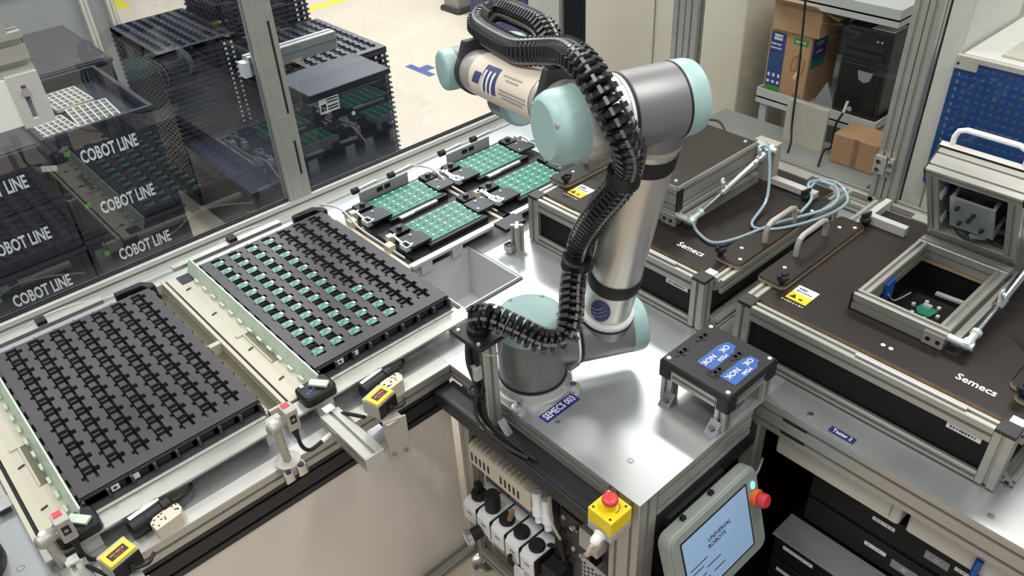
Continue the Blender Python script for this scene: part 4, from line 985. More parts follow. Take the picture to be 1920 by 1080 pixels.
crate(-0.02, 3.245, 0.10, 'dark flat-lidded crate behind the open crate by the grey partition', text=False, green=False, closed=True, d=0.66, w=0.18 * 2)
t = thing('paper_sheet', 'white paper sheet between the bracket and the open crate', 'paper', (-0.32, 3.2, 0.08))
b = B(); b.box(-0.35, -0.215, 3.18, 3.42, 0.04, 0.043); b.build('sheet', 'white', t, smooth=False)
b = B(); b.box(-0.42, -0.212, 3.17, 3.60, FZ, 0.0395); tag(b.build('paper_stand', 'cab_grey', loc=(-0.3, 3.4, FZ), smooth=False), 'grey low stand under the white paper sheet behind the crates', 'stand')
# grey partition behind the crates
t = thing('grey_partition', 'grey upright partition panel behind the crates at the upper left', 'partition', (-0.2, 4.6, FZ))
b = B(); b.box(-1.6, 0.68, 4.72, 4.76, FZ, 1.6); b.build('panel', 'cab_grey', t, smooth=False)
for x in (0.50, 0.645):
    b = B(); b.prof((x, 4.70, FZ), (x, 4.70, 1.6), 0.04, 0.04, up=Y); b.build('post', 'warmgrey', t)
b = B(); b.box(-1.6, 0.48, 4.70, 4.718, 0.10, 0.14); b.build('cross_rail', 'warmgrey', t, smooth=False)
# black box added for a glass reflection, in front of the right stack
t = thing('reflection_box', 'black box with white label, added for a glass reflection right of the window post', 'crate', (0.80, 2.38, FZ))
b = B(); b.box(0.615, 0.995, 2.30, 2.56, FZ, 0.02); b.build('body', 'crate', t, smooth=False, bevel=0.006)
b = B(); b.box(0.60, 1.01, 2.285, 2.575, 0.02, 0.045); b.build('rim', 'crate', t, smooth=False, bevel=0.004)
b = B(); b.box(0.645, 0.74, 2.296, 2.2995, -0.055, 0.008); lb = b.build('paper_label', 'white', t, smooth=False)
b = B()
for k in range(4): b.box(0.682, 0.735, 2.2945, 2.296, -0.002 - k * 0.012 - (0.006 if k > 1 else 0), 0.003 - k * 0.012 - (0.006 if k > 1 else 0))
b.box(0.65, 0.675, 2.2945, 2.296, -0.045, -0.015); b.build('label_print', 'ink', lb, smooth=False)
b = B(); b.lathe((0.80, 2.2999, -0.10), (0, -1, 0), [(0.009, 0), (0.009, 0.004)], 14); b.build('white_button', 'white', t)
# ---------------------------------------------------------------- test boxes
def handle(b, p0, p1, h, r=0.0065, ax=Z, lean=(0, 0, 0)):
    p0, p1, ax = Vector(p0), Vector(p1), Vector(ax)
    d = (p1 - p0).normalized(); c = 0.022
    b.tube([p0, p0 + ax * (h - c), p0 + ax * (h - 0.3 * c) + d * 0.3 * c, p0 + ax * h + d * c, p1 + ax * h - d * c, p1 + ax * (h - 0.3 * c) - d * 0.3 * c, p1 + ax * (h - c), p1], r, 10)
    return b
def tester(dy, label, opened):
    """tester box; written for the far one (y 0.215..0.90), shifted by dy"""
    Y0, Y1, X0, X1, ZT = 0.258 + dy, 0.898 + dy, 0.535, 1.19, 0.155
    t = thing('test_box', label, 'tester', (0.86, 0.57 + dy, 0.0))
    for y in (Y0 + 0.02, Y1 - 0.02):
        b = B(); b.prof((X0 + 0.02, y, 0.004), (X0 + 0.02, y, ZT - 0.006), 0.04, 0.04, up=X); p = b.build('post', 'alu', t)
        b = B(); b.box(X0, X0 + 0.04, y - 0.02, y + 0.02, ZT - 0.0059, ZT + 0.003, 0.003); b.build('cap', 'dark_metal', p)
        b = B(); b.cyl((X0 + 0.02, y, 0.0), (X0 + 0.02, y, 0.004), 0.012); b.build('foot', 'rubber', p)
        b = B(); b.prof((X1 - 0.02, y, 0.004), (X1 - 0.02, y, ZT - 0.006), 0.04, 0.04, up=X); b.build('post', 'alu', t)
    b = B(); b.prof((X0 + 0.015, Y0 + 0.04, ZT - 0.020), (X0 + 0.015, Y1 - 0.04, ZT - 0.020), 0.030, 0.040, 1, 1); b.build('top_rail', 'alu', t)
    b = B(); b.prof((X0 + 0.012, Y0 + 0.04, 0.016), (X0 + 0.012, Y1 - 0.04, 0.016), 0.024, 0.026, 1, 1); b.build('bottom_rail', 'alu', t)
    b = B(); b.box(X0 + 0.012, X0 + 0.018, Y0 + 0.04, Y1 - 0.04, 0.028, ZT - 0.038); b.build('front_panel', 'black_panel', t, smooth=False)
    b = B(); b.prof((X0 + 0.04, Y0 - 0.012, ZT - 0.020), (X1, Y0 - 0.012, ZT - 0.020), 0.030, 0.040, 1, 1); b.build('side_rail', 'alu', t)
    b = B(); b.prof((X0 + 0.04, Y0 - 0.010, 0.016), (X1, Y0 - 0.010, 0.016), 0.030, 0.026, 1, 1); b.build('side_rail', 'alu', t)
    b = B(); b.prof((X0 + 0.04, Y1 - 0.015, ZT - 0.020), (X1, Y1 - 0.015, ZT - 0.020), 0.030, 0.040, 1, 1); b.build('side_rail', 'alu', t)
    b = B(); b.box(X0 + 0.03, X1 - 0.01, Y0 + 0.010, Y0 + 0.014, 0.028, ZT - 0.04); b.box(X0 + 0.03, X1 - 0.01, Y1 - 0.018, Y1 - 0.014, 0.028, ZT - 0.04); build_each(b, 'side_panel', 'black_panel', t, smooth=False)
    b = B(); b.box(X0 + 0.04, X0 + 0.062, Y0 + 0.004, Y0 + 0.030, ZT - 0.004, ZT + 0.002); b.build('corner_strip', 'white', t, smooth=False)
    # top plate with the opening under the lid
    lx0, lx1, ly0, ly1 = 0.72, 1.005, 0.498 + dy, 0.670 + dy
    def plate(b, xs, ys, H, z, th):
        b.relief(xs, ys, lambda i, j: z if H(i, j) else None, z - th)
        for fc in b.bm.faces:
            if abs(fc.normal.z) < 0.5 if fc.normal.length else False: fc.material_index = 1
        b.bm.normal_update()
        for fc in b.bm.faces:
            if abs(fc.normal.z) < 0.5: fc.material_index = 1
    b = B(); plate(b, [X0 + 0.042, lx0, lx1, X1 - 0.035], [Y0 + 0.012, ly0, ly1, Y1 - 0.034], lambda i, j: (i, j) != (1, 1), ZT, 0.010)
    b.build('top_plate', ['ply', 'ply_edge'], t, smooth=False)
    b = B(); b.box(lx0 - 0.02, lx1 + 0.02, ly0 - 0.02, ly1 + 0.02, ZT - 0.105, ZT - 0.10); b.build('well_floor', 'rubber', t, smooth=False)
    b = B()
    for q in ((lx0 - 0.02, lx0 - 0.015, ly0 - 0.02, ly1 + 0.02), (lx1 + 0.015, lx1 + 0.02, ly0 - 0.02, ly1 + 0.02), (lx0 - 0.015, lx1 + 0.015, ly0 - 0.02, ly0 - 0.015), (lx0 - 0.015, lx1 + 0.015, ly1 + 0.015, ly1 + 0.02)): b.box(*q, ZT - 0.0995, ZT - 0.0105)
    b.build('well_wall', 'rubber', t, smooth=False)
    b = B(); b.prof((X0 + 0.014, Y0 + 0.10, ZT + 0.004), (X0 + 0.014, Y0 + 0.34, ZT + 0.004), 0.012, 0.006, 1, 1, slot=0.003, dep=0.001); b.build('edge_guide', 'alu_light', t)
    # raised side plates with handle, thumb screws and bolts
    for side, yb in ((-1, Y0 - 0.028), (1, Y1 - 0.060)):
        xs0, xs1 = X0 + 0.102, X0 + 0.495
        b = B(); b.box(xs0, xs1, yb, yb + 0.078, ZT + 0.001, ZT + 0.0125, 0.016)
        b.bm.normal_update()
        for fc in b.bm.faces:
            if abs(fc.normal.z) < 0.5: fc.material_index = 1
        sp = b.build('side_plate', ['ply', 'ply_edge'], t)
        yc = yb + (0.02 if side < 0 else 0.055)
        b = B(); handle(b, (xs0 + 0.14, yc, ZT + 0.0125), (xs0 + 0.275, yc, ZT + 0.0125), 0.052, 0.0075); b.build('handle', 'sensor_grey', t)
        for x, y in ((xs0 + 0.03, yb + 0.018), (xs0 + 0.075, yb + 0.045), (xs1 - 0.06, yb + 0.045), (xs1 - 0.035, yb + 0.015)):
            b = B(); b.lathe((x, y, ZT + 0.0125), Z, [(0.0055, 0), (0.005, 0.002), (0.003, 0.003)], 12); b.build('bolt', 'tin', sp)
        ys_ = yb + (0.066 if side < 0 else 0.012)
        for x in (xs0 + 0.012, xs1 + 0.012):
            b = B(); b.lathe((x, ys_, ZT + 0.012 if x < xs1 else ZT), Z, [(0.007, 0), (0.007, 0.010), (0.013, 0.013), (0.015, 0.018), (0.013, 0.024), (0.006, 0.026), (0.006, 0.032)], 14)
            b.bar((x - 0.015, ys_ + 0.004, ZT + 0.034), (x + 0.016, ys_ - 0.004, ZT + 0.034), 0.006, 0.012); b.build('thumb_screw', 'rubber', t)
    b = B(); b.box(X1 - 0.15, X1 - 0.09, Y0 - 0.012, Y0 + 0.10, ZT + 0.0006, ZT + 0.0016); b.build('cable_slot', 'rubber', t, smooth=False)
    # warning sticker, caption, lettering, plug dots, label on the front
    lx, ly = X0 + 0.090, Y1 - 0.128
    b = B(); b.box(lx, lx + 0.032, ly, ly + 0.054, ZT + 0.0004, ZT + 0.0012); b.build('sticker_yellow', 'yellow', t, smooth=False)
    b = B(); b.box(lx + 0.032, lx + 0.064, ly, ly + 0.054, ZT + 0.0004, ZT + 0.0012); b.build('sticker_white', 'white', t, smooth=False)
    b = B(); R_ = -Y
    b.prism([(-0.009, -0.008), (0.009, -0.008), (0, 0.008)], (lx + 0.016, ly + 0.040, ZT + 0.0012), -Y, X, (0, 0, 0.0004)); b.prism([(-0.006, -0.003), (0.006, -0.003), (0.004, 0.003), (-0.004, 0.003)], (lx + 0.012, ly + 0.020, ZT + 0.0012), -Y, X, (0, 0, 0.0004))
    strokes(b, (lx + 0.052, ly + 0.034, ZT + 0.0012), -Y, X, 0.024, 0.007, 4, 5); strokes(b, (lx + 0.041, ly + 0.027, ZT + 0.0012), -Y, X, 0.040, 0.006, 7, 6)
    b.build('sticker_print', 'ink', t, smooth=False)
    b = B(); strokes(b, (lx - 0.010, ly + 0.027, ZT + 0.0002), -Y, X, 0.060, 0.007, 8, 7); b.build('caption', 'cream', t, smooth=False)
    b = B(); b.text('Semecs', (X0 + 0.098, Y0 + 0.118, ZT + 0.0006), -Y, X, 0.030, offset=0.018, sx=0.92); b.build('lettering', 'ink_white', t, smooth=False)
    for k in range(2):
        b = B(); b.lathe((X0 + 0.085, Y0 + 0.315 - k * 0.018, ZT), Z, [(0.005, 0), (0.005, 0.0012)], 14); b.build('plug', 'white', t)
    b = B(); b.box(X0 + 0.0105, X0 + 0.0119, Y0 + 0.055, Y0 + 0.125, ZT - 0.062, ZT - 0.048); fl = b.build('front_label', 'white', t, smooth=False)
    b = B(); strokes(b, (X0 + 0.0104, Y0 + 0.09, ZT - 0.055), -Y, Z, 0.055, 0.006, 9, 8); b.build('label_text', 'ink', fl, smooth=False)
    # fixture frame on the plate and its lid
    fx0, fx1, fy0, fy1 = 0.69, 1.050, 0.476 + dy, 0.692 + dy
    b = B(); b.prof((fx0 + 0.013, fy0, ZT + 0.023), (fx0 + 0.013, fy1, ZT + 0.023), 0.026, 0.044, 1, 1); b.build('frame_bar', 'alu', t)
    b = B(); b.prof((fx1 - 0.03, fy0, ZT + 0.023), (fx1 - 0.03, fy1, ZT + 0.023), 0.034, 0.044, 2, 1, slot=0.004); b.build('frame_bar', 'alu', t)
    for y in (fy0 + 0.013, fy1 - 0.013):
        b = B(); b.prof((fx0 + 0.026, y, ZT + 0.023), (fx1 - 0.047, y, ZT + 0.023), 0.026, 0.044, 1, 1); b.build('frame_bar', 'alu', t)
    b = B(); b.box(fx0 - 0.004, fx0 - 0.0005, fy0 + 0.0, fy0 + 0.045, ZT + 0.002, ZT + 0.035); o = b.build('hinge_plate', 'sensor_grey', t, smooth=False)
    for k in range(2):
        b = B(); b.cyl((fx0 - 0.0042, fy0 + 0.011 + k * 0.022, ZT + 0.018), (fx0 - 0.006, fy0 + 0.011 + k * 0.022, ZT + 0.018), 0.005, n=12); b.build('plate_hole', 'rubber', o)
    b = B(); b.box(fx0 - 0.002, fx0 + 0.028, fy1, fy1 + 0.004, ZT + 0.001, ZT + 0.046); b.build('end_cap', 'rubber', t, smooth=False)
    b = B(); b.box(fx0 + 0.10, fx0 + 0.14, fy1 - 0.035, fy1 - 0.028, ZT - 0.02, ZT + 0.03); b.build('blue_connector', 'blue_bright', t, smooth=False)
    # device under test in the well
    wz = ZT - 0.06
    b = B(); b.box(0.805, 0.930, 0.530 + dy, 0.636 + dy, wz, wz + 0.010, 0.012); nb = b.build('nest_block', 'black', t)
    b = B(); b.box(0.801, 0.934, 0.526 + dy, 0.640 + dy, wz - 0.006, wz - 0.0002, 0.012); b.build('nest_plate', 'sensor_grey', t)
    for x, y in ((0.815, 0.54), (0.92, 0.54), (0.815, 0.625), (0.92, 0.625)):
        b = B(); b.cyl((x, y + dy, ZT - 0.10), (x, y + dy, wz - 0.006), 0.006, n=10); b.build('stand_off', 'sensor_grey', t)
    for k in range(6):
        a = k * PI / 3 + 0.4
        b = B(); b.cyl((0.867 + 0.036 * math.cos(a), 0.585 + dy + 0.032 * math.sin(a), wz + 0.010), (0.867 + 0.036 * math.cos(a), 0.585 + dy + 0.032 * math.sin(a), wz + 0.016), 0.005, n=8); b.build('guide_pin', 'warmgrey', nb)
    b = B(); b.prism([(-0.020, -0.018), (0.012, -0.024), (0.022, -0.008), (0.020, 0.016), (-0.004, 0.022), (-0.022, 0.010)], (0.867, 0.585 + dy, wz + 0.011), X, Y, (0, 0, 0.003)); ub = b.build('board_in_nest', 'pcb', t, smooth=False)
    b = B(); b.box(0.877, 0.889, 0.578 + dy, 0.598 + dy, wz + 0.014, wz + 0.019); b.build('metal_end', 'tin', ub, smooth=False)
    b = B(); b.bar((0.955, 0.60 + dy, wz + 0.01), (0.955, 0.525 + dy, wz + 0.014), 0.012, 0.006); b.build('probe_arm', 'tin', t, smooth=False)
    b = B(); b.tube([(0.77, 0.55 + dy, wz + 0.006), (0.75, 0.53 + dy, wz), (0.735, 0.52 + dy, wz - 0.03)], 0.002, 6, 6); b.tube([(0.80, 0.655 + dy, ZT), (0.83, 0.648 + dy, wz + 0.03), (0.90, 0.64 + dy, wz + 0.02)], 0.0018, 6, 6); b.build('wire', 'grey_plastic', t)
    # lid: frame of profiles, brown cover plate, handle; turned open about its rear edge
    HX, HZ = fx1 - 0.005, ZT + 0.047
    ang = math.radians(60) if opened else 0.0
    # lid local: u runs from hinge towards the front, n is its height when shut
    Ru = Vector((-math.cos(ang), 0, math.sin(ang))); Rn = Vector((math.sin(ang), 0, math.cos(ang)))
    M = Matrix(((Ru.x, 0, Rn.x, HX), (0, 1, 0, 0), (Ru.z, 0, Rn.z, HZ), (0, 0, 0, 1)))
    L, W0, W1, D = 0.272 if opened else 0.355, fy0 + 0.002, fy1 - 0.002, 0.068
    def lb(): return B(M)
    b = lb(); b.prof((L - 0.013, W0, D / 2), (L - 0.013, W1, D / 2), 0.026, D, 1, 2, slot=0.005, dep=0.005); lidf = b.build('lid_frame', 'alu', t)
    b = lb(); b.prof((0.013, W0, D / 2), (0.013, W1, D / 2), 0.026, D, 1, 2, slot=0.005, dep=0.005); b.build('lid_bar', 'alu', lidf)
    for y in (W0 + 0.015, W1 - 0.015):
        b = lb(); b.prof((0.026, y, D / 2), (L - 0.026, y, D / 2), 0.030, D, 1, 2, slot=0.005, dep=0.005); b.build('lid_bar', 'alu', lidf)
    for y, s_ in ((W0, -1), (W1, 1)):
        b = lb(); b.box(L - 0.026, L, y, y + s_ * 0.004, 0.0, D); b.build('lid_cap', 'rubber', lidf, smooth=False)
    b = lb(); b.box(0.0, L + 0.004, W0 - 0.004, W1 + 0.004, D + 0.0005, D + 0.012)
    b.bm.normal_update()
    b.build('lid_cover', 'ply', t, smooth=False)
    b = lb(); b.box(L + 0.0045, L + 0.0065, W0 - 0.004, W1 + 0.004, D, D + 0.0125); b.box(0.0, L + 0.004, W0 - 0.0065, W0 - 0.0045, D, D + 0.0125); b.build('lid_edge', 'sensor_grey' if not opened else 'alu_light', t, smooth=False)
    for u_, y in ((0.02, W0 + 0.02), (0.02, W1 - 0.02), (L - 0.02, W0 + 0.02), (L - 0.02, W1 - 0.02)):
        b = lb(); b.lathe((u_, y, D + 0.012), Z, [(0.0055, 0), (0.004, 0.003)], 12); b.build('lid_bolt', 'tin', t)
    if opened:
        b = lb(); handle(b, (L - 0.004, W0 + 0.035, D + 0.006), (L - 0.004, W1 - 0.02, D + 0.006), 0.052, 0.0065, ax=(0.86, 0, 0.50)); b.build('lid_handle', 'white', t)
        b = lb(); b.box(0.07, 0.19, W0 + 0.055, W1 - 0.055, 0.002, 0.008); b.build('probe_plate', 'acrylic_grey', t, smooth=False)
        for u_ in (0.075, 0.185):
            for y in (W0 + 0.06, W1 - 0.06):
                b = lb(); b.cyl((u_, y, 0.008), (u_, y, D - 0.002), 0.005, n=10); b.build('probe_post', 'acrylic_grey', t)
        for u_, y in ((0.10, W0 + 0.08), (0.10, W1 - 0.08), (0.15, W0 + 0.10), (0.16, W1 - 0.075), (0.125, W0 + 0.11)):
            b = lb(); b.cyl((u_, y, 0.002), (u_, y, -0.008), 0.005, n=10); b.build('probe_stud', 'dark_metal', t)
        b = lb(); b.box(0.20, 0.21, W0 + 0.05, W1 - 0.07, 0.02, 0.05); b.box(0.04, 0.052, W0 + 0.04, W1 - 0.09, 0.01, 0.035); build_each(b, 'inner_board', 'dark_metal', t, smooth=False)
        b = lb(); b.tube([(0.06, W0 + 0.04, 0.02), (0.045, W0 + 0.08, 0.0), (0.05, W1 - 0.08, -0.002), (0.09, W1 - 0.04, 0.02)], 0.003, 6, 6); b.build('wire', 'rubber', t)
        for u_ in (0.06, 0.16):
            b = lb(); b.box(u_, u_ + 0.022, W1 - 0.034, W1 - 0.0305, 0.005, 0.03); b.build('tag', 'white', t, smooth=False)
        b = lb(); b.box(0.16, 0.22, W1 - 0.040, W1 - 0.031, 0.03, 0.05); b.build('blue_connector', 'navy', t, smooth=False)
        b = lb(); b.bar((0.055, W0 + 0.075, 0.012), (0.05, W0 + 0.11, 0.004), 0.014, 0.006); b.build('clip', 'tin', t, smooth=False)
    else:
        b = B(); handle(b, (fx0 - 0.012, fy1 - 0.06, ZT + 0.10), (fx0 - 0.012, fy1 - 0.005, ZT + 0.10), 0.028, 0.005, ax=(-1, 0, 0.0)); b.build('lid_handle', 'tin', t)
    # pneumatic cylinder beside the frame
    yp = fy0 - 0.040
    A = Vector((fx0 + 0.015, yp, ZT + 0.030))
    E_ = Vector((fx1 + 0.075, yp, ZT + 0.125)) if not opened else Vector((fx1 + 0.045, yp, ZT + 0.125))
    d = (E_ - A).normalized()
    b = B(); b.cyl(A, A + d * 0.145, 0.005, n=12); b.build('piston_rod', 'steel', t)
    b = B(); b.cyl(A + Y * 0.04, A, 0.0095, n=14); b.lathe(A - d * 0.006, d, [(0.010, 0), (0.013, 0.006), (0.013, 0.018), (0.009, 0.022), (0.009, 0.040), (0.012, 0.042), (0.012, 0.052), (0.006, 0.056)], 14); b.cyl(A + Y * 0.0, A - Y * 0.014, 0.009, n=14); b.build('clevis', 'tin', t)
    b = B(); b.lathe(A + d * 0.13, d, [(0.0095, 0), (0.0125, 0.003), (0.0125, 0.03), (0.0098, 0.034), (0.0098, 0.17), (0.013, 0.172), (0.013, 0.20), (0.009, 0.204)], 18); cy = b.build('cylinder', 'steel', t)
    for q in (0.145, 0.315):
        P = A + d * q
        b = B(); b.cyl(P, P + Vector((-0.25, 0, 1)).normalized() * 0.034, 0.006, n=10); b.torus(P + Vector((-0.25, 0, 1)).normalized() * 0.038, Y, 0.007, 0.0028, 12, 6); b.build('air_fitting', 'tin', cy)
    P = A + d * 0.345
    b = B(); b.cyl(P, P + d * 0.03, 0.010, n=12); b.cyl(P + d * 0.02 - Y * 0.02, P + d * 0.02 + Y * 0.02, 0.008, n=12); b.bar(P + d * 0.02 + Y * 0.02, P + d * 0.02 + Y * 0.045 + Z * 0.008, 0.018, 0.010); b.build('end_clevis', 'tin', cy)
    b = B(); b.box(fx1 + 0.02, fx1 + 0.05, yp - 0.012, fy0 + 0.02, ZT + 0.001, ZT + 0.12); b.build('mount_plate', 'sensor_grey', t, smooth=False)
    b = B(); b.box(fx0 + 0.03, fx1, fy0 - 0.022, fy0 - 0.006, ZT + 0.001, ZT + 0.03); b.build('slide_rail', 'alu', t, smooth=False)
    # back rail bracket and fittings
    b = B(); b.box(X1 - 0.034, X1 - 0.003, Y0 + 0.10, Y1 - 0.12, ZT - 0.020, ZT + 0.004); b.build('back_strip', 'alu', t, smooth=False)
    return t, A, d
T1, A1, d1 = tester(0.0, 'dark brown topped test box with closed lid standing behind the robot arm', False)
T2, A2, d2 = tester(-0.735, 'dark brown topped test box with its lid standing open at the right', True)
# air hoses
t = thing('air_hose', 'light blue looping air hose lying over the top of the test box with closed lid', 'hose', tuple(A1))
P1, P2 = A1 + d1 * 0.315 + Vector((-0.01, 0, 0.04)), A1 + d1 * 0.145 + Vector((-0.01, 0, 0.03))
b = B(); b.tube([P1, P1 + Vector((0.0, -0.03, 0.0)), (0.95, 0.36, 0.185), (0.83, 0.325, 0.164), (0.85, 0.26, 0.17), (0.98, 0.205, 0.172), (1.10, 0.20, 0.172), (1.16, 0.27, 0.18), (1.10, 0.32, 0.185), (1.03, 0.27, 0.182), (0.95, 0.255, 0.178)], 0.0042, 8, 8); b.build('tube', 'tube_blue', t)
b = B(); b.tube([A1 + Vector((-0.005, -0.012, 0.0)), (0.70, 0.405, 0.164), (0.69, 0.35, 0.162), (0.745, 0.315, 0.164), (0.86, 0.275, 0.175), (1.01, 0.205, 0.19), (1.12, 0.245, 0.185), (1.13, 0.31, 0.18), (1.06, 0.30, 0.18)], 0.0042, 8, 8); b.build('tube', 'tube_blue', t)
b = B(); b.box(1.06, 1.085, 0.28, 0.42, 0.1605, 0.178); b.build('hose_block', 'alu_light', t, smooth=False)
t = thing('air_hose', 'pale blue air hose hanging down at the right picture edge beside the open lid', 'hose', tuple(A2))
P2 = A2 + d2 * 0.145 + Vector((-0.01, 0, 0.035))
b = B(); b.tube([A2 + d2 * 0.315 + Vector((-0.01, -0.004, 0.036)), A2 + d2 * 0.25 + Vector((-0.02, -0.03, 0.02)), (0.84, -0.37, 0.18), (0.80, -0.415, 0.165), (0.79, -0.46, 0.162)], 0.0042, 8, 8); b.build('tube', 'tube_blue', t)
# bracket between the testers and the rear rail
t = thing('u_bracket', 'small white angled bracket lying on top of the open test box near the rear rail', 'bracket', (1.08, 0.07, 0.156))
b = B(); b.box(1.055, 1.075, 0.012, 0.125, 0.1555, 0.182); b.box(1.075, 1.17, 0.108, 0.125, 0.1555, 0.182); b.bar((1.05, 0.122, 0.163), (1.065, 0.118, 0.178), 0.02, 0.012); b.build('profile', 'alu_light', t, smooth=False, bevel=0.0015)
b = B(); b.torus((1.20, 0.0, 0.175), X, 0.014, 0.004, 16, 6); b.build('clip', 'rubber', t)
t = thing('hand_cable', 'thin dark cable looping up behind the closed test box beside the robot elbow', 'cable', (1.25, 0.80, 0.0))
b = B(); b.tube([(1.20, 0.80, 0.15), (1.22, 0.78, 0.19), (1.23, 0.73, 0.20), (1.22, 0.69, 0.17), (1.20, 0.68, 0.155)], 0.004, 8, 6); b.build('cord', 'dark_metal', t)
t = thing('side_plate', 'small dark plate with pale edge on the open test box at the right picture edge', 'plate', (0.69, -0.44, 0.156))
b = B(); b.box(0.672, 0.80, -0.478, -0.404, 0.1555, 0.168, 0.016); b.bm.normal_update()
for fc in b.bm.faces:
    if abs(fc.normal.z) < 0.5: fc.material_index = 1
b.build('plate', ['ply', 'ply_edge'], t)
b = B(); b.lathe((0.70, -0.43, 0.168), Z, [(0.0055, 0), (0.004, 0.003)], 12); b.build('bolt', 'tin', t)
t = thing('latch_bracket', 'silver latch bracket on a short post between the far fixture and the closed test box', 'bracket', (0.47, 0.93, 0.0))
b = B(); b.prof((0.475, 0.885, 0.0), (0.475, 0.885, 0.085), 0.03, 0.03, up=X); b.build('post', 'alu', t)
b = B(); b.box(0.435, 0.46, 0.875, 0.905, 0.006, 0.026, 0.003); b.cyl((0.448, 0.89, 0.026), (0.448, 0.89, 0.03), 0.006); b.build('latch', 'steel', t)
b = B(); b.box(0.45, 0.53, 0.905, 0.96, 0.058, 0.07); b.build('top_plate', 'black_anod', t, smooth=False)

# ---------------------------------------------------------------- gauge stand on the plate
t = thing('reject_stand', 'small stand with black top plate and two blue OK NOK stickers on the metal plate', 'stand', (0.37, 0.093, 0.0))
sx0, sx1, sy0, sy1, sz = 0.280, 0.465, -0.004, 0.186, 0.115
for x in (sx0 + 0.018, sx1 - 0.018):
    for y in (sy0 + 0.020, sy1 - 0.020):
        b = B(); b.prof((x, y, 0.001), (x, y, sz - 0.022), 0.03, 0.03, up=X, slot=0.008); b.build('leg', 'alu', t)
for y in (sy0 + 0.02, sy1 - 0.02):
    b = B(); b.prof((sx0 + 0.033, y, sz - 0.037), (sx1 - 0.033, y, sz - 0.037), 0.03, 0.03); b.build('cross_bar', 'alu', t)
for x in (sx0 + 0.018, sx1 - 0.018):
    b = B(); b.prof((x, sy0 + 0.036, sz - 0.037), (x, sy1 - 0.036, sz - 0.037), 0.03, 0.03); b.build('cross_bar', 'alu', t)
b = B()
hl = {}
def SH(i, j): return sz
b.box(sx0, sx1, sy0, sy1, sz - 0.018, sz, 0.010); tp = b.build('top_plate', 'black', t)
for x in (sx0 - 0.0015, sx1 - 0.035):
    for y in (sy0 - 0.0015, sy1 - 0.032):
        b = B(); b.box(x, x + 0.0365, y, y + 0.0335, sz - 0.048, sz - 0.004, 0.006); b.build('corner_cap', 'black', t)
for x, y in ((sx0 + 0.014, sy0 + 0.014), (sx0 + 0.014, sy1 - 0.014), (sx1 - 0.014, sy0 + 0.014), (sx1 - 0.014, sy1 - 0.014)):
    b = B(); b.lathe((x, y, sz), Z, [(0.0055, 0), (0.005, 0.002)], 12); b.build('bolt', 'tin', tp)
for k, (yc, code) in enumerate(((0.098, 'M256'), (0.033, 'M260'))):
    b = B(); b.prism([(-0.050, -0.021), (0.034, -0.021), (0.046, -0.012), (0.056, -0.012), (0.056, 0.012), (0.030, 0.021), (-0.050, 0.021)], (sx0 + 0.093 - (0.0 if k else -0.004), yc, sz + 0.0003), X, Y, (0, 0, 0.0006)); st = b.build('blue_sticker', 'blue_bright', t, smooth=False)
    b = B(); ox = sx0 + 0.093
    b.text('OK', (ox + 0.034, yc + 0.004, sz + 0.0010), -X, -Y, 0.020, offset=0.012); b.text('NOK', (ox - 0.022, yc + 0.006, sz + 0.0010), -X, -Y, 0.020, offset=0.012); b.text(code, (ox + 0.006, yc - 0.012, sz + 0.0010), -X, -Y, 0.0135, offset=0.012)
    b.build('lettering', 'ink_white', st, smooth=False)
for x, y in ((sx0 + 0.05, sy1 - 0.022), (sx0 + 0.125, sy1 - 0.022), (sx0 + 0.05, sy1 - 0.118), (sx0 + 0.125, sy1 - 0.118)):
    b = B(); b.box(x - 0.020, x + 0.016, y - 0.004, y + 0.004, sz + 0.0002, sz + 0.0012); b.lathe((x + 0.016, y, sz + 0.0002), Z, [(0.008, 0), (0.008, 0.001)], 12); b.box(x - 0.006, x + 0.002, y - 0.012, y + 0.012, sz + 0.0002, sz + 0.0012); b.build('gauge_slot', 'rubber', tp, smooth=False)
for k in range(7):
    b = B(); b.box(sx0 + 0.030 + k * 0.004, sx0 + 0.0315 + k * 0.004, sy0 + 0.055, sy0 + 0.085, sz + 0.0001, sz + 0.0008); b.build('engraved_line', 'rubber', tp, smooth=False)
for y in (sy0 + 0.012, sy1 - 0.05):
    b = B(); b.prism([(0, 0), (-0.030, 0), (0, 0.030)], (sx0 + 0.003, y, 0.0005), X, Z, (0, 0.028, 0)); br = b.build('foot_bracket', 'steel', t, smooth=False, bevel=0.001)
    b = B(); b.cyl((sx0 - 0.012, y + 0.014, 0.015), (sx0 - 0.016, y + 0.014, 0.021), 0.007, n=12); b.build('bracket_screw', 'dark_metal', br)
b = B(); b.box(sx0 + 0.034, sx1 - 0.034, sy0 + 0.017, sy0 + 0.020, 0.002, sz - 0.054); b.build('clear_pane', 'clear', t, smooth=False)
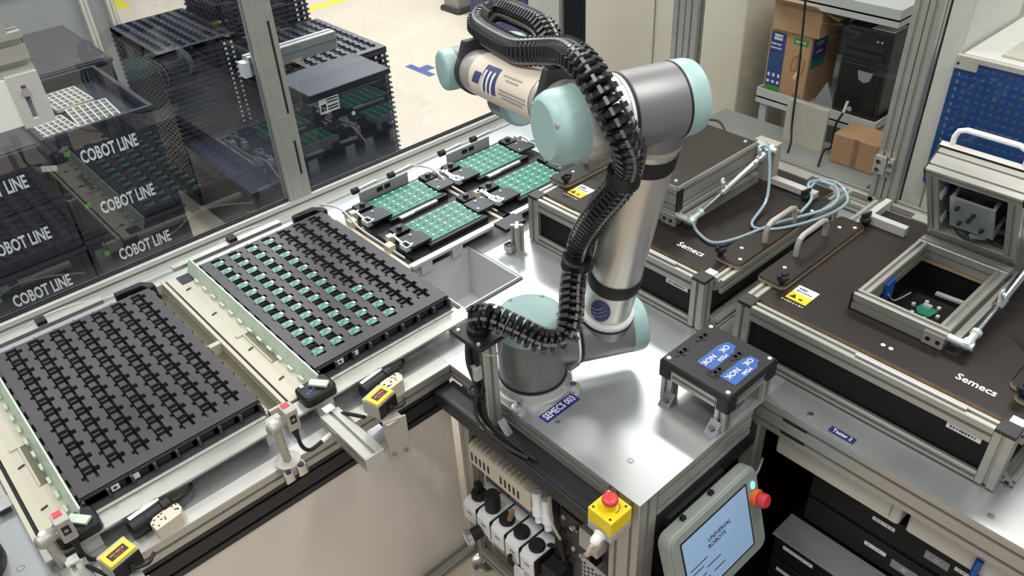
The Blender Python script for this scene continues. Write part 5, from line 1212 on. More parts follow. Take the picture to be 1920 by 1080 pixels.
# ---------------------------------------------------------------- robot arm
BC = Vector((0.105, 0.43, 0))
RB = thing('robot_arm', 'grey jointed robot arm with pale blue joint caps bolted to the metal plate', 'robot', tuple(BC))
def capprof(R, t0, depth):
    return [(R * 0.99, t0), (R, t0 + 0.003), (R * 0.985, t0 + depth * 0.62), (R * 0.94, t0 + depth * 0.85), (R * 0.84, t0 + depth * 0.97), (R * 0.70, t0 + depth)]
def caplids(b, P, d, R, t0, depth, n=40): b.lathe(P, d, capprof(R, t0, depth), n)
b = B(); b.lathe(BC, Z, [(0.096, 0), (0.096, 0.010), (0.090, 0.012), (0.086, 0.030)], 48); bf = b.build('base_flange', 'rob_light', RB)
for k in range(4):
    a = math.radians(-62 + 90 * k); c = BC + Vector((math.cos(a), math.sin(a), 0)) * 0.102
    b = B(); b.lathe(c, Z, [(0.018, 0), (0.018, 0.010), (0.012, 0.012)], 18); lg = b.build('mounting_lug', 'rob_light', RB)
    b = B(); b.lathe(c + Z * 0.012, Z, [(0.008, 0), (0.008, 0.007), (0.005, 0.008)], 14); b.build('bolt', 'steel', lg)
b = B(); b.lathe(BC, Z, [(0.0825, 0.030), (0.0825, 0.036)], 48); b.build('seal_ring', 'rubber', RB)
b = B(); b.lathe(BC, Z, [(0.080, 0.036), (0.081, 0.05), (0.081, 0.168), (0.079, 0.172)], 48); b.build('base_housing', 'rob_grey', RB)
b = B(); caplids(b, BC, Z, 0.0808, 0.166, 0.050, 48); bc = b.build('joint_cap', 'rob_blue', RB)
for k in range(5):
    a = math.radians(20 + 72 * k); b = B(); b.lathe(BC + Vector((math.cos(a), math.sin(a), 0)) * 0.064 + Z * 0.2165, Z, [(0.0045, 0), (0.004, 0.0012)], 10); b.build('cap_screw', 'cab_grey', bc)
b = B(); b.box(0.165, 0.20, 0.360, 0.385, 0.035, 0.052); b.build('cable_outlet', 'cab_grey', RB, smooth=False, bevel=0.003)
ths, the = math.radians(-28), math.radians(-19)
dS = Vector((math.cos(ths), math.sin(ths), 0)); dE = Vector((math.cos(the), math.sin(the), 0))
SA = BC + Z * 0.118                        # shoulder axis start
b = B(); b.lathe(SA, dS, [(0.060, 0.04), (0.062, 0.098)], 40); b.build('shoulder_neck', 'rob_grey', RB)
b = B(); b.lathe(SA, dS, [(0.0665, 0.098), (0.0665, 0.103)], 40); b.build('light_ring', 'white', RB)
b = B(); b.lathe(SA, dS, [(0.0675, 0.103), (0.0675, 0.110)], 40); b.build('seal_ring', 'rubber', RB)
b = B(); b.lathe(SA, dS, [(0.064, 0.110), (0.0665, 0.116), (0.0665, 0.236)], 44); b.build('shoulder_housing', 'rob_grey', RB)
b = B(); caplids(b, SA, dS, 0.0672, 0.236, 0.042, 44); b.build('joint_cap', 'rob_blue', RB)
S = SA + dS * 0.176; E = Vector((0.220, 0.193, 0.754))
L2 = (E - S).length; dA = (E - S).normalized()
b = B(); b.lathe(S, dA, [(0.062, 0.03), (0.063, 0.062)], 40); b.build('shoulder_collar', 'rob_grey', RB)
b = B(); b.lathe(S, dA, [(0.0645, 0.062), (0.0645, 0.070)], 40); b.build('seal_ring', 'rubber', RB)
b = B(); b.lathe(S, dA, [(0.0635, 0.070), (0.0635, 0.080), (0.058, 0.086)], 40); b.build('light_ring', 'white', RB)
b = B(); b.lathe(S, dA, [(0.0555, 0.082), (0.0575, L2 * 0.5), (0.060, L2 - 0.075)], 48); ua = b.build('upper_arm_tube', 'rob_tube', RB)
for q0, q1 in ((0.268, 0.322), (0.805, 0.858)):
    b = B(); r = 0.0592 if q0 < 0.5 else 0.0618; b.lathe(S, dA, [(r, L2 * q0), (r + 0.001, L2 * (q0 + 0.005)), (r + 0.001, L2 * (q1 - 0.005)), (r, L2 * q1)], 44); st = b.build('strap', 'rubber', RB)
# round blue logo on the tube, facing the camera side
u_ = dA.cross(Vector((-0.93, -0.33, 0)).normalized()).normalized(); w_ = u_.cross(dA)
def on_tube(P, d, u, w, r):
    def fn(x, y, lift=0.0): return P + d * y + (w * math.cos(x / r) + u * math.sin(x / r)) * (r + 0.0012 + lift)
    return fn
fn = on_tube(S, dA, u_, w_, 0.0575)
b = B(); c = b.v(fn(0.0, 0.128)); rg = [b.v(fn(0.024 * math.cos(a), 0.128 + 0.033 * math.sin(a))) for a in [2 * PI * k / 28 for k in range(28)]]
for k in range(28): b.f([c, rg[k], rg[(k + 1) % 28]])
lg = b.build('round_logo', 'logo_blue', RB, smooth=False)
b = B()
for k in range(3):
    pts = [fn(-0.014 + 0.030 * q - 0.004 * k, 0.105 + k * 0.010 + 0.022 * q * q, 0.0006) for q in (0, 0.35, 0.7, 1.0)]
    b.tube(pts, 0.0012, 5)
b.build('logo_swoosh', 'cab_grey', lg)
# elbow
b = B(); b.lathe(E, -dA, [(0.063, 0.02), (0.0635, 0.066)], 40); b.build('elbow_collar', 'rob_grey', RB)
b = B(); b.lathe(E, -dA, [(0.0625, 0.066), (0.0635, 0.070), (0.0635, 0.078)], 40); b.build('light_ring', 'sensor_grey', RB)
EA = E - dE * 0.186
b = B(); b.lathe(EA, dE, [(0.069, 0.112), (0.0705, 0.118), (0.0705, 0.214)], 48); b.build('elbow_housing', 'rob_grey', RB)
b = B(); b.lathe(EA, dE, [(0.0712, 0.214), (0.0712, 0.218)], 48); b.build('seal_ring', 'rubber', RB)
b = B(); caplids(b, EA, dE, 0.0708, 0.218, 0.046, 48); b.build('joint_cap', 'rob_blue', RB)
b = B(); b.lathe(EA, dE, [(0.0715, 0.106), (0.0715, 0.112)], 48); b.build('seal_ring', 'rubber', RB)
b = B(); b.lathe(EA, dE, [(0.0705, 0.100), (0.0705, 0.106)], 48); b.build('light_ring', 'white', RB)
b = B(); b.lathe(EA, dE, [(0.068, 0.022), (0.0685, 0.030), (0.069, 0.100)], 48); b.build('elbow_knuckle', 'rob_light', RB)
b = B(); b.lathe(EA, -dE, [(0.066, -0.030), (0.067, -0.024), (0.066, 0.020), (0.060, 0.034), (0.052, 0.040)], 48); ec = b.build('joint_cap', 'rob_blue', RB)
for a in (60, -60, 180):
    v_ = Vector((0, 0, 1)) * math.cos(math.radians(a)) + dE.cross(Z) * math.sin(math.radians(a))
    b = B(); b.lathe(EA - dE * 0.030 + v_ * 0.0555, -dE, [(0.005, 0), (0.005, 0.008), (0.003, 0.009)], 10); b.build('cap_screw', 'cab_grey', ec)
# forearm
F0 = EA + dE * 0.055
W = Vector((0.310, 0.855, 0.628))
L3 = (W - F0).length; dF = (W - F0).normalized()
b = B(); b.lathe(F0, dF, [(0.058, 0.02), (0.058, 0.075), (0.052, 0.085)], 40); b.build('forearm_collar', 'rob_grey', RB)
b = B(); b.lathe(F0, dF, [(0.0515, 0.08), (0.0505, L3 - 0.06)], 44); b.build('forearm_tube', 'rob_tube', RB)
# sticker wrapped around the tube on the side towards the camera
vF = Vector((-0.70, -0.35, 0.62)); vF = (vF - dF * vF.dot(dF)).normalized(); uF = dF.cross(vF)
fF = on_tube(F0, dF, -uF, vF, 0.0512)
def patch(b, x0, x1, y0, y1, lift=0.0, n=14, skew=0.0):
    rows = []
    for j in range(3):
        y = y0 + (y1 - y0) * j / 2
        rows.append([b.v(fF(x0 + (x1 - x0) * i / n, y + skew * (x0 + (x1 - x0) * i / n), lift)) for i in range(n + 1)])
    for r0, r1 in zip(rows, rows[1:]):
        for i in range(n): b.f([r0[i], r0[i + 1], r1[i + 1], r1[i]])
    return b
b = B(); patch(b, -0.072, 0.070, 0.165, 0.50); stk = b.build('sticker', 'sticker', RB)
b = B(); patch(b, -0.012, 0.045, 0.335, 0.415, 0.0006); patch(b, 0.010, 0.035, 0.415, 0.455, 0.0006, skew=0.6); b.build('blue_print', 'logo_blue', stk)
b = B()
for k in range(3): patch(b, 0.000, 0.050, 0.348 + k * 0.024, 0.358 + k * 0.024, 0.0010, skew=0.25)
build_each(b, 'white_stripe', 'white', stk)
b = B()
for k, (xx, y0, y1) in enumerate(((-0.004, 0.215, 0.310), (0.004, 0.225, 0.29), (0.026, 0.175, 0.315), (0.033, 0.175, 0.315), (0.040, 0.19, 0.30))): patch(b, xx, xx + 0.0035, y0, y1, 0.0006)
b.build('small_print', 'cab_grey', stk)
# clamp brackets that hold the cable chain
for q, m in ((0.125, 'dark_metal'), (L3 - 0.085, 'dark_metal')):
    b = B(); b.lathe(F0, dF, [(0.0530, q - 0.012), (0.0550, q - 0.011), (0.0550, q + 0.011), (0.0530, q + 0.012)], 36); b.build('clamp_band', m, RB)
    P = F0 + dF * q; up = (Z - dF * Z.dot(dF)).normalized(); sd = dF.cross(up)
    b = B(); b.prism([(-0.045, 0.030), (0.045, 0.030), (0.026, 0.075), (-0.026, 0.075)], P - dF * 0.012, sd, up, dF * 0.024); b.build('clamp_saddle', m, RB, smooth=False, bevel=0.003)
# wrist joints
b = B(); b.lathe(W, dE, [(0.048, -0.03), (0.050, -0.024), (0.050, 0.055)], 36); b.build('wrist_housing', 'rob_grey', RB)
b = B(); caplids(b, W, -dE, 0.0503, 0.030, 0.034, 36); b.build('joint_cap', 'rob_blue', RB)
b = B(); b.lathe(W, dE, [(0.044, 0.055), (0.044, 0.10)], 32); b.build('wrist_neck', 'rob_grey', RB)
W2 = W + dE * 0.115 - Z * 0.04
b = B(); b.lathe(W2 - Z * 0.06, Z, [(0.048, 0), (0.050, 0.006), (0.050, 0.118)], 36); b.build('wrist_housing', 'rob_grey', RB)
b = B(); caplids(b, W2, Z, 0.0503, 0.058, 0.034, 36); b.build('joint_cap', 'rob_blue', RB)
W3 = W2 - Z * 0.078
b = B(); b.lathe(W3, dF * -1 + Vector((0, 0, 0)), [(0.047, -0.05), (0.047, 0.045)], 36); b.build('wrist_housing', 'rob_grey', RB)
b = B(); caplids(b, W3, -dF, 0.0503, 0.045, 0.036, 36); b.build('joint_cap', 'rob_blue', RB)
b = B(); b.lathe(W3, dF, [(0.036, 0.05), (0.036, 0.075), (0.028, 0.08), (0.028, 0.10)], 28); b.build('tool_flange', 'dark_metal', RB)

# ---------------------------------------------------------------- cable chain
CP = [(-0.052, 0.425, 0.292), (-0.040, 0.392, 0.305), (-0.012, 0.345, 0.285), (0.022, 0.297, 0.258), (0.055, 0.270, 0.262), (0.090, 0.285, 0.290), (0.128, 0.318, 0.318), (0.166, 0.345, 0.352),
      (0.172, 0.330, 0.430), (0.135, 0.250, 0.545), (0.124, 0.192, 0.625), (0.110, 0.163, 0.680), (0.083, 0.138, 0.733), (0.061, 0.144, 0.783), (0.056, 0.176, 0.829), (0.066, 0.215, 0.853), (0.088, 0.265, 0.858),
      (0.139, 0.345, 0.836), (0.176, 0.435, 0.805), (0.192, 0.520, 0.780), (0.232, 0.609, 0.759), (0.300, 0.750, 0.732), (0.342, 0.832, 0.724), (0.392, 0.872, 0.727), (0.428, 0.842, 0.737), (0.388, 0.720, 0.755), (0.345, 0.615, 0.765), (0.312, 0.545, 0.742)]
t = thing('cable_chain', 'black segmented cable chain snaking along the robot arm from the short post', 'cable chain', CP[0])
fine = spline(CP, 40)
acc = [0.0]
for p, q in zip(fine, fine[1:]): acc.append(acc[-1] + (q - p).length)
pitch = 0.0165
n = int(acc[-1] / pitch); k = 0; chain_pts = []
for i in range(n + 1):
    s_ = i * pitch
    while k < len(acc) - 2 and acc[k + 1] < s_: k += 1
    chain_pts.append((fine[k].lerp(fine[k + 1], (s_ - acc[k]) / max(1e-9, acc[k + 1] - acc[k])), (fine[min(k + 3, len(fine) - 1)] - fine[max(k - 2, 0)]).normalized()))
b = B()
b.lathe((0, 0, -0.0075), Z, [(0.0145, 0), (0.022, 0.001), (0.0245, 0.003), (0.0245, 0.009), (0.0195, 0.0115), (0.0145, 0.015)], 14)
for k in range(3):
    a = 2 * PI * k / 3
    d = Vector((math.cos(a), math.sin(a), 0)); u = Vector((-d.y, d.x, 0))
    p = [d * 0.021 - u * 0.009, d * 0.021 + u * 0.009, d * 0.0282 + u * 0.008, d * 0.0282 - u * 0.008]
    b.prism([(0, 0), (1, 0), (1, 1), (0, 1)], p[0] - Z * 0.0045, p[1] - p[0], p[3] - p[0], (0, 0, 0.009))
    e = d.lerp(u, 0); 
    d2 = Vector((math.cos(a + PI / 3), math.sin(a + PI / 3), 0)); u2 = Vector((-d2.y, d2.x, 0)); b.mi = 1
    b.prism([(-0.003, 0), (0.003, 0), (0.003, 0.004), (-0.003, 0.004)], d2 * 0.0232 - Z * 0.006, u2, d2, (0, 0, 0.014)); b.mi = 0
lp = b.build('chain_link', ['chain', 'chain_pin'], t)
lp.location = (0, 0, 0)
first = True; tw = 0.0; refu = None
for p, d in chain_pts:
    if refu is None: refu = d.orthogonal().normalized()
    refu = (refu - d * refu.dot(d)).normalized(); w_ = d.cross(refu)
    M = Matrix(((refu.x, w_.x, d.x, 0), (refu.y, w_.y, d.y, 0), (refu.z, w_.z, d.z, 0), (0, 0, 0, 1)))
    M.translation = p - Vector(CP[0])
    if first:
        # proto was built in world space and shifted to the chain origin: shift it back
        lp.data.transform(Matrix.Translation(Vector(CP[0]))); lp.matrix_local = M; first = False
    else: inst(lp, t, M)
for q in ((0.1665, 0.343, 0.365), (0.116, 0.176, 0.655)):
    b = B(); P = Vector(q); dd = (S + dA * ((P - S).dot(dA)) - P).normalized()
    tg = dA
    b.lathe(P - tg * 0.016, tg, [(0.028, 0), (0.032, 0.003), (0.032, 0.029), (0.028, 0.032)], 22); cl = b.build('chain_clamp', 'black', t)
    b = B(); b.bar(P + dd * 0.026, P + dd * 0.036, 0.03, 0.026, up=tg); b.build('clamp_foot', 'black', cl, smooth=False)
b = B(); b.bar((0.318, 0.545, 0.738), (0.232, 0.548, 0.712), 0.05, 0.010); b.build('end_bracket', 'dark_metal', t, smooth=False)
b = B(); b.cyl((0.312, 0.545, 0.744), (0.300, 0.515, 0.736), 0.012, n=14); b.build('end_plug', 'tin', t)
# ---------------------------------------------------------------- chain post with cables
t = thing('chain_post', 'short aluminium post with black plate holding the cable chain beside the robot base', 'post', (-0.046, 0.415, -0.045))
b = B(); b.prof((-0.043, 0.420, -0.0445), (-0.043, 0.420, 0.245), 0.04, 0.04, up=X); b.build('profile', 'alu', t)
b = B(); b.box(-0.095, 0.005, 0.372, 0.470, 0.2455, 0.254, 0.012); b.build('top_plate', 'black', t)
b = B(); b.lathe((-0.050, 0.425, 0.254), Z, [(0.026, 0), (0.026, 0.012), (0.020, 0.016), (0.020, 0.028)], 20); b.build('chain_mount', 'rubber', t)
for x, y in ((-0.082, 0.388), (-0.01, 0.385), (-0.082, 0.455)):
    b = B(); b.lathe((x, y, 0.254), Z, [(0.005, 0), (0.004, 0.004)], 10); b.build('screw', 'tin', t)
b = B(); b.prism([(0, 0), (0.03, 0), (0, 0.03)], (-0.040, 0.399, -0.0445), -Y, Z, (0.022, 0, 0)); b.build('foot_bracket', 'steel', t, smooth=False)
b = B(); b.torus((-0.046, 0.398, 0.232), (0.1, -0.5, 0.75), 0.030, 0.0022, 28, 6); b.build('wire_ring', 'alu_light', t)
t = thing('cable_bundle', 'bundle of black cables hanging down the short aluminium post', 'cable', (-0.07, 0.40, -0.045))
random.seed(5)
for k in range(6):
    o1, o2 = random.uniform(-0.010, 0.010), random.uniform(-0.010, 0.010)
    pts = [(-0.080 + o1 * 0.5, 0.425 + o2, 0.244), (-0.083 + o1, 0.42 + o2, 0.19), (-0.078 + o1 + 0.01 * (k % 2), 0.418 + o2, 0.10), (-0.080 + o1, 0.415 + o2, 0.045), (-0.072 + o1, 0.40 + o2, 0.0), (-0.058 + o1, 0.365 + o2 - 0.006 * k, -0.030), (-0.045 + o1 * 0.5, 0.315 - 0.010 * k, -0.040)]
    b = B(); b.tube(pts, 0.0042 if k % 2 else 0.0034, 8, 6); b.build('cable', 'rubber' if k != 3 else 'dark_metal', t)
b = B(); b.box(-0.086, -0.066, 0.402, 0.424, 0.14, 0.175, 0.004); b.build('white_tag', 'grey_plastic', t)
b = B(); b.torus((-0.078, 0.417, 0.10), Z, 0.018, 0.003, 18, 6); b.build('cable_tie', 'rubber', t)
# ---------------------------------------------------------------- emergency stop box on the corner
t = thing('emergency_stop', 'yellow box with red mushroom button on the front corner of the machine table', 'button box', (-0.045, 0.045, -0.068))
ES = Matrix.Translation((-0.044, 0.043, 0.0)) @ Matrix.Scale(0.86, 4) @ Matrix.Translation((0.048, -0.038, 0.0))
def eb(): return B(ES)
b = eb(); b.box(-0.086, -0.010, 0.000, 0.076, -0.075, -0.048); b.build('lower_case', 'grey_plastic', t, smooth=False, bevel=0.003)
b = eb(); b.box(-0.086, -0.010, 0.000, 0.076, -0.0478, 0.0); b.build('yellow_case', 'yellow', t, smooth=False, bevel=0.003)
b = eb(); b.torus((-0.048, 0.038, 0.0), Z, 0.0275, 0.0008, 32, 6); b.build('ring_mark', 'yellow_cam', t)
b = eb(); b.lathe((-0.048, 0.038, 0.0), Z, [(0.017, 0), (0.0145, 0.006), (0.014, 0.020)], 24); b.build('button_stem', 'yellow', t)
b = eb(); b.lathe((-0.048, 0.038, 0.018), Z, [(0.014, 0), (0.0195, 0.003), (0.0205, 0.009), (0.0195, 0.014), (0.015, 0.0175), (0.008, 0.0185)], 28); b.build('red_button', 'red', t)
b = eb()
for k in range(7):
    a = math.radians(-100 + k * 14); b.bar((-0.048 + 0.022 * math.cos(a), 0.038 + 0.022 * math.sin(a), 0.0004), (-0.048 + 0.0245 * math.cos(a + 0.12), 0.038 + 0.0245 * math.sin(a + 0.12), 0.0004), 0.0022, 0.0006)
b.build('arrow_print', 'ink', t, smooth=False)
for x, y in ((-0.076, 0.012), (-0.02, 0.012), (-0.076, 0.066)):
    b = eb(); b.lathe((x, y, 0.0), Z, [(0.0035, 0), (0.003, 0.001)], 10); b.build('case_screw', 'ink', t)
b = eb(); b.lathe((-0.086, 0.030, -0.058), (-1, -0.1, -0.25), [(0.012, 0), (0.016, 0.002), (0.016, 0.008), (0.0135, 0.010), (0.0135, 0.026), (0.009, 0.034), (0.006, 0.036)], 20); b.build('cable_gland', 'ink_white', t)
b = eb(); b.tube([(-0.122, 0.027, -0.067), (-0.128, 0.035, -0.10), (-0.11, 0.05, -0.14), (-0.06, 0.06, -0.17), (0.0, 0.09, -0.19)], 0.005, 8, 6); b.build('cable', 'beige_plastic', t)

# ---------------------------------------------------------------- devices on the mounting panel below the plate
PXF = 0.0595
t = thing('io_module', 'beige input output module with rows of slots under the black cable duct', 'module', (0.03, 0.46, -0.30))
b = B(); b.box(-0.008, PXF, 0.335, 0.578, -0.318, -0.248); b.build('housing', 'beige_plastic', t, smooth=False, bevel=0.006)
b = B(); b.box(0.006, PXF, 0.355, 0.565, -0.342, -0.319); b.build('lower_step', 'beige_plastic', t, smooth=False, bevel=0.003)
for k in range(12):
    if k in (5, 6): continue
    b = B(); y = 0.560 - k * 0.0165; b.box(-0.0088, -0.0078, y - 0.0035, y + 0.0035, -0.298, -0.270); b.build('vent_slot', 'ink', t, smooth=False)
for k in range(13):
    if k == 5: continue
    b = B(); y = 0.566 - k * 0.0165; b.box(0.0, 0.040, y - 0.004, y + 0.004, -0.2479, -0.238); b.build('terminal_tooth', 'beige_plastic', t, smooth=False)
for y in (0.322, 0.288):
    b = B(); b.cyl((0.005, y, -0.235), (-0.004, y - 0.012, -0.275), 0.013, n=14); b.lathe((-0.004, y - 0.012, -0.275), (-0.2, -0.3, -1), [(0.015, 0), (0.015, 0.02), (0.010, 0.024), (0.010, 0.04)], 14); b.build('plug', 'ink_white', t)
b = B(); b.tube([(0.01, 0.28, -0.22), (-0.01, 0.265, -0.25), (0.0, 0.25, -0.32), (0.02, 0.24, -0.38)], 0.004, 8, 6); b.build('cable', 'beige_plastic', t)
# air preparation row: five units
units = [(0.600, 'handle'), (0.545, 'filter'), (0.480, 'dial'), (0.420, 'dial'), (0.345, 'dial')]
t = thing('air_unit_row', 'row of white and black compressed air units on the grey panel', 'air unit', (0.03, 0.47, -0.60))
zc = -0.487
for k, (y, kind) in enumerate(units):
    w = 0.056
    yc = 0.562 - k * 0.0585
    b = B(); b.prism([(0, -0.045), (PXF + 0.038, -0.045), (PXF + 0.038, 0.030), (0.012, 0.030), (0, 0.014)], (-0.038, yc - w / 2 + 0.002, zc), X, Z, (0, w - 0.004, 0)); u1 = b.build('air_block', 'ink_white', t, smooth=False, bevel=0.004)
    b = B(); b.box(-0.034, 0.056, yc - w / 2 - 0.0018, yc - w / 2 + 0.0018, zc - 0.044, zc + 0.026); b.build('block_seam', 'rubber', u1, smooth=False)
    b = B(); b.box(-0.0386, -0.0381, yc - 0.012, yc + 0.006, zc - 0.006, zc - 0.002); b.build('block_mark', 'ink', u1, smooth=False)
    hgt = (0.022, 0.060, 0.016, 0.016, 0.014)[k]
    b = B(); b.lathe((0.003, yc, zc + 0.030), Z, [(0.0215, 0), (0.0225, 0.002), (0.0225, hgt * 0.7), (0.020, hgt)], 22); b.build('black_knob', 'rubber', u1)
    if k == 0:
        b = B(); b.box(-0.006, 0.014, yc - 0.008, yc + 0.008, zc + 0.052, zc + 0.085); b.build('lever', 'rubber', u1, smooth=False)
    if k == 2:
        b = B(); b.cyl((0.003, yc - 0.012, zc + 0.046), (0.006, yc - 0.022, zc + 0.09), 0.008, n=10); b.build('red_plug', 'card_dark', u1)
b = B(); b.cyl((-0.036, 0.515, zc - 0.040), (-0.068, 0.523, zc - 0.047), 0.019, n=20); b.build('gauge_body', 'rubber', t)
b = B(); b.lathe((-0.068, 0.523, zc - 0.047), (-1, 0.25, -0.1), [(0.023, -0.002), (0.025, 0.0), (0.025, 0.012), (0.022, 0.014)], 24); b.build('gauge_ring', 'steel', t)
b = B(); b.lathe((-0.0825, 0.5266, zc - 0.0484), (-1, 0.25, -0.1), [(0.0205, 0), (0.0205, 0.001)], 24); b.build('gauge_face', 'ink_white', t)
b = B(); b.lathe((0.0, 0.503, zc - 0.045), -Z, [(0.021, 0), (0.021, 0.045), (0.016, 0.055)], 20); b.build('filter_bowl', 'ink_white', t)
b = B(); b.box(-0.02, 0.045, 0.232, 0.296, zc - 0.05, zc + 0.01); b.build('end_valve', 'rubber', t, smooth=False, bevel=0.006)
b = B(); b.box(-0.036, 0.006, 0.345, 0.385, zc - 0.118, zc - 0.060); vb = b.build('valve_box', 'ink_white', t, smooth=False, bevel=0.003)
b = B(); b.box(-0.032, 0.002, 0.349, 0.381, zc - 0.0595, zc - 0.047); b.build('valve_cap', 'rubber', vb, smooth=False)
b = B(); b.tube([(-0.046, 0.375, zc - 0.047), (-0.052, 0.377, zc - 0.03), (-0.050, 0.377, zc - 0.005)], 0.007, 8, 5); b.build('valve_hose', 'rubber', vb)
t = thing('pneumatic_hoses', 'tangle of black hoses between the air units and the corner leg', 'hose', (0.0, 0.2, -0.5))
random.seed(11)
for k in range(6):
    y = 0.285 - k * 0.012
    b = B(); b.tube([(0.035 + 0.004 * k, y, -0.205), (0.025, y + random.uniform(-0.02, 0.02), -0.30), (0.02 + random.uniform(-0.02, 0.01), y - 0.02, -0.40), (0.03, y + random.uniform(-0.02, 0.03), -0.47), (0.035, y - 0.02, -0.60)], 0.006, 8, 6); b.build('hose', 'rubber', t)
for k, (y, z, m) in enumerate(((0.235, -0.53, 'grey_plastic'), (0.20, -0.55, 'warmgrey'), (0.17, -0.52, 'grey_plastic'), (0.145, -0.50, 'beige_plastic'))):
    b = B(); b.lathe((0.0, y, z), (-0.2, 0.1, 1), [(0.010, 0), (0.010, 0.03), (0.006, 0.034), (0.006, 0.05)], 12); b.build('fitting', m, t)
b = B(); b.lathe((-0.03, 0.115, -0.425), Z, [(0.009, 0), (0.009, 0.016), (0.006, 0.018)], 12); b.build('orange_fitting', 'orange', t)
t = thing('controller_board', 'dark electronics module with small connectors beside the corner leg', 'module', (0.03, 0.19, -0.30))
b = B(); b.box(0.018, PXF, 0.150, 0.255, -0.40, -0.245); b.build('housing', 'dark_metal', t, smooth=False, bevel=0.003)
random.seed(2)
for k in range(12):
    y, z = random.uniform(0.16, 0.245), random.uniform(-0.39, -0.26)
    b = B(); b.box(0.013, 0.018, y - 0.006, y + 0.004, z - 0.005, z + 0.005); b.build('connector', random.choice(['grey_plastic', 'ink', 'warmgrey']), t, smooth=False)
b = B(); b.box(-0.03, 0.03, 0.088, 0.145, -0.24, -0.175); b.build('junction_box', 'sensor_grey', t, smooth=False, bevel=0.002)
t = thing('vent_plate', 'grey perforated vent plate with round holes at the lower corner leg', 'plate', (0.0, 0.12, -0.60))
b = B(); b.box(0.004, 0.008, 0.085, 0.165, -0.74, -0.34); b.build('plate', 'grey_plastic', t, smooth=False)
b = B()
for i in range(6):
    for j in range(24):
        yy, zz = 0.092 + i * 0.013, -0.735 + j * 0.0162 + (0.008 if i % 2 else 0)
        b.lathe((0.004, yy, zz), (-1, 0, 0), [(0.0048, 0), (0.0048, 0.0006)], 8)
o = b.build('vent_holes', 'ink', t, smooth=False); o['kind'] = 'stuff'

# ---------------------------------------------------------------- teach pendant
uP = Vector((1, 0, 0)); vP = Vector((0, -0.277, -0.961)).normalized(); nP = Vector((0, -0.961, 0.277)).normalized()
Wp, Hp = 0.318, 0.242
PO = Vector((0.077, -0.06, -0.145)) - uP * 0.034 - vP * 0.031 - nP * 0.040
t = thing('teach_pendant', 'grey robot control panel with light blue screen hanging under the plate', 'control panel', tuple(PO + uP * Wp / 2))
def P2(x, y, n=0.0): return PO + uP * x + vP * y + nP * n
def rr(w, h, r, x0=0, y0=0, n=5, cut=0.0):
    pts = []
    for cx, cy, s0 in ((x0 + w - r, y0 + h - r, 0), (x0 + r, y0 + h - r, 1), (x0 + r, y0 + r, 2), (x0 + w - r, y0 + r, 3)):
        for i in range(n): a = (s0 + i / (n - 1)) * PI / 2; pts.append((cx + r * math.cos(a), cy + r * math.sin(a)))
    return pts
b = B(); b.prism(rr(Wp, Hp, 0.026), PO, uP, vP, nP * 0.035); b.build('housing', 'pend_grey', t, smooth=False, bevel=0.005)
b = B(); b.prism(rr(Wp - 0.008, Hp - 0.008, 0.024, 0.004, 0.004), P2(0, 0, 0.035), uP, vP, nP * 0.004); b.build('front_bezel', 'pend_grey', t, smooth=False, bevel=0.0015)
b = B(); b.prism(rr(0.243, 0.183, 0.004, 0.029, 0.026), P2(0, 0, 0.039), uP, vP, nP * 0.0006); b.build('screen_border', 'ink', t, smooth=False)
b = B(); b.prism(rr(0.233, 0.173, 0.002, 0.034, 0.031), P2(0, 0, 0.0396), uP, vP, nP * 0.0004); sc_ = b.build('screen', 'screen', t, smooth=False)
b = B(); b.text('UNIVERSAL', P2(0.158, 0.080, 0.0405), uP, -vP, 0.0165, offset=0.016, lift=0, sx=1.0); b.text('ROBOTS', P2(0.146, 0.098, 0.0405), uP, -vP, 0.0165, offset=0.016, lift=0, sx=1.0); b.build('screen_title', 'ink', sc_, smooth=False)
b = B()
for x, y, w in ((0.045, 0.118, 0.06), (0.045, 0.133, 0.045), (0.10, 0.145, 0.05), (0.045, 0.157, 0.05), (0.045, 0.172, 0.06), (0.12, 0.172, 0.04)): b.bar(P2(x, y, 0.0402), P2(x + w, y, 0.0402), 0.0025, 0.0004, up=nP)
build_each(b, 'screen_line', 'ink', sc_, smooth=False)
b = B(); b.prism(rr(0.013, 0.020, 0.006, 0.287, 0.036), P2(0, 0, 0.039), uP, vP, nP * 0.003); b.build('power_button', 'led', t, smooth=False)
c = P2(0.296, 0.083, 0.039)
b = B(); b.lathe(c, nP, [(0.021, 0), (0.021, 0.010), (0.018, 0.012)], 24); b.build('stop_collar', 'orange', t)
b = B(); b.lathe(c, nP, [(0.011, 0.012), (0.017, 0.018), (0.018, 0.030), (0.014, 0.035)], 24); b.build('stop_button', 'red', t)
for x in (0.07, 0.17):
    b = B(); b.prism(rr(0.012, 0.012, 0.002, x, -0.010), P2(0, 0, 0.012), uP, vP, nP * 0.01); b.build('hook', 'rubber', t, smooth=False)
b = B(); b.bar((0.10, 0.002, -0.14), (0.30, 0.002, -0.14), 0.018, 0.03); b.build('hanger', 'black_anod', t, smooth=False)
b = B(); b.tube([P2(0.30, 0.06, 0.0), (0.41, -0.03, -0.21), (0.45, -0.02, -0.19)], 0.003, 8, 6); b.tube([P2(0.28, 0.22, 0.0), (0.37, -0.06, -0.42), (0.36, -0.04, -0.52), (0.30, -0.02, -0.62)], 0.004, 8, 6); b.build('cable', 'cab_grey', t)
t = thing('pendant_shelf', 'aluminium profile below the control panel at the bottom edge of the picture', 'profile', (0.3, -0.02, -0.60))
b = B(); b.prof((0.06, 0.022, -0.56), (0.44, 0.022, -0.56), 0.04, 0.04); b.build('profile', 'alu', t)

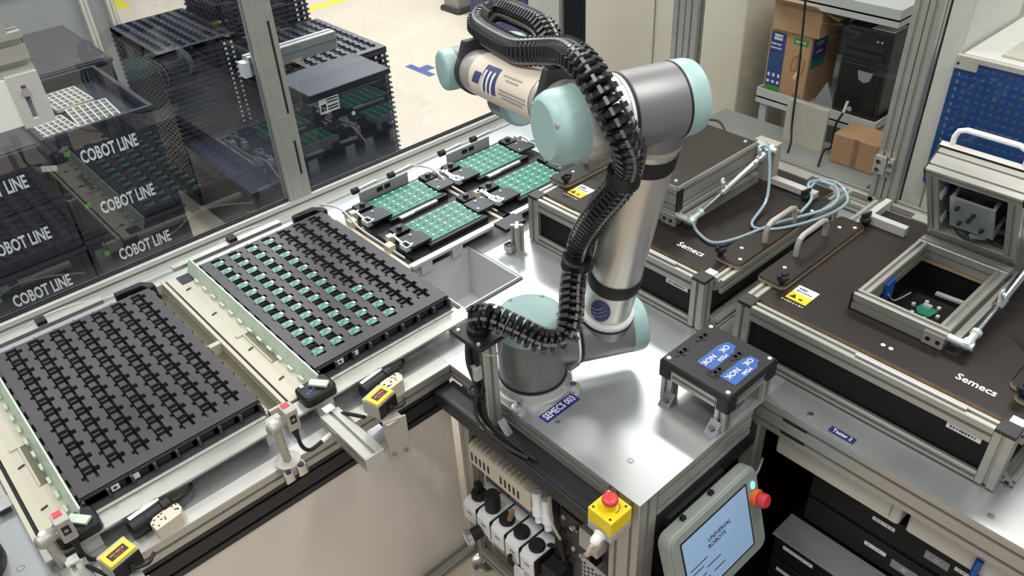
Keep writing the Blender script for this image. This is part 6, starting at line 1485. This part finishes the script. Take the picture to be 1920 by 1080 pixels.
# ---------------------------------------------------------------- under the tester table: pale panels and black equipment units
for k, (y0, y1) in enumerate(((-0.345, -0.03), (-0.80, -0.362))):
    t = thing('pale_housing', ('pale grey long housing under the tester table nearest the control panel', 'pale grey long housing under the tester table at the right edge')[k], 'housing', (0.5, (y0 + y1) / 2, -0.15))
    b = B(); b.box(0.484, 0.60, y0, y1, -0.180, -0.0845, 0.008); b.build('housing', 'warmgrey', t)
    b = B(); b.box(0.4835, 0.4845, y0 + 0.02, y0 + 0.024, -0.170, -0.092); b.build('seam', 'cab_grey', t, smooth=False)
BZ = FZ
def device(i, x0, y0, y1, z0, z1, label, stripes):
    t = thing('equipment_unit', label, 'equipment', (x0 + 0.15, (y0 + y1) / 2, z0))
    b = B(); b.box(x0, x0 + 0.38, y0, y1, z0, z1); b.build('case', 'black_panel', t, smooth=False, bevel=0.003)
    b = B(); b.box(x0 - 0.006, x0, y0 + 0.004, y1 - 0.004, z0 + 0.004, z1 - 0.004); b.build('front', 'black', t, smooth=False, bevel=0.002)
    for a, c, kind in stripes:
        b = B(); zc_ = z0 + (z1 - z0) * (0.62 if kind == 'w' else 0.5); hh = 0.006 if kind == 'w' else 0.013
        b.box(x0 - 0.0075, x0 - 0.0062, c, a, zc_ - hh, zc_ + hh); o = b.build('paper_label' if kind == 'w' else 'silver_plate', 'white' if kind == 'w' else 'cab_grey', t, smooth=False)
        if kind == 'w':
            b = B(); n_ = int((a - c) / 0.009)
            for q in range(1, n_): 
                if (q * 7 + i) % 3: b.box(x0 - 0.0081, x0 - 0.0076, a - q * 0.009 - 0.003, a - q * 0.009, zc_ - 0.002, zc_ + 0.002)
            b.build('label_print', 'cab_grey', o, smooth=False)
        else:
            b = B(); b.box(x0 - 0.0085, x0 - 0.0076, (a + c) / 2 - 0.006, (a + c) / 2 + 0.006, zc_ - 0.004, zc_ + 0.006); b.build('latch', 'tin', o, smooth=False)
    return t
device(0, 0.55, -0.80, -0.11, -0.325, -0.235, 'black equipment unit, topmost of the pile under the tester table', [(-0.275, -0.33, 'w'), (-0.405, -0.46, 's'), (-0.47, -0.56, 'w')])
device(1, 0.55, -0.80, -0.11, -0.420, -0.330, 'black equipment unit, second from top under the tester table', [(-0.275, -0.33, 'w'), (-0.345, -0.41, 's'), (-0.415, -0.50, 'w')])
device(2, 0.47, -0.80, -0.085, -0.520, -0.430, 'black equipment unit with long white label, third from top under the tester table', [(-0.115, -0.20, 'w')])
device(3, 0.47, -0.80, -0.085, -0.615, -0.525, 'black equipment unit with long white label, fourth from top under the tester table', [(-0.11, -0.22, 'w')])
b = B(); b.box(0.452, 0.540, -0.80, -0.085, -0.4285, -0.424); tag(b.build('grey_divider', 'cab_grey', loc=(0.47, -0.45, -0.4285), smooth=False), 'thin grey divider sheet lying on the third black equipment unit', 'sheet')
t = thing('equipment_rack', 'dark rack base carrying the black equipment units', 'rack', (0.7, -0.45, FZ))
b = B(); b.box(0.47, 0.93, -0.80, -0.085, FZ + 0.02, -0.6155); b.build('base', 'black_panel', t, smooth=False)
b = B(); b.box(0.55, 0.93, -0.80, -0.11, -0.4235, -0.4205); b.build('spacer', 'black', t, smooth=False)
for x in (0.51, 0.89):
    for y in (-0.76, -0.125):
        b = B(); b.cyl((x, y, FZ), (x, y, FZ + 0.02), 0.02, n=12); b.build('foot', 'rubber', t)
t = thing('blue_cable', 'short blue cable hanging from the pale housing at the lower right', 'cable', (0.48, -0.50, -0.2))
b = B(); b.tube([(0.481, -0.515, -0.135), (0.475, -0.515, -0.17), (0.474, -0.52, -0.20)], 0.008, 10, 5); b.build('cord', 'blue_bright', t)
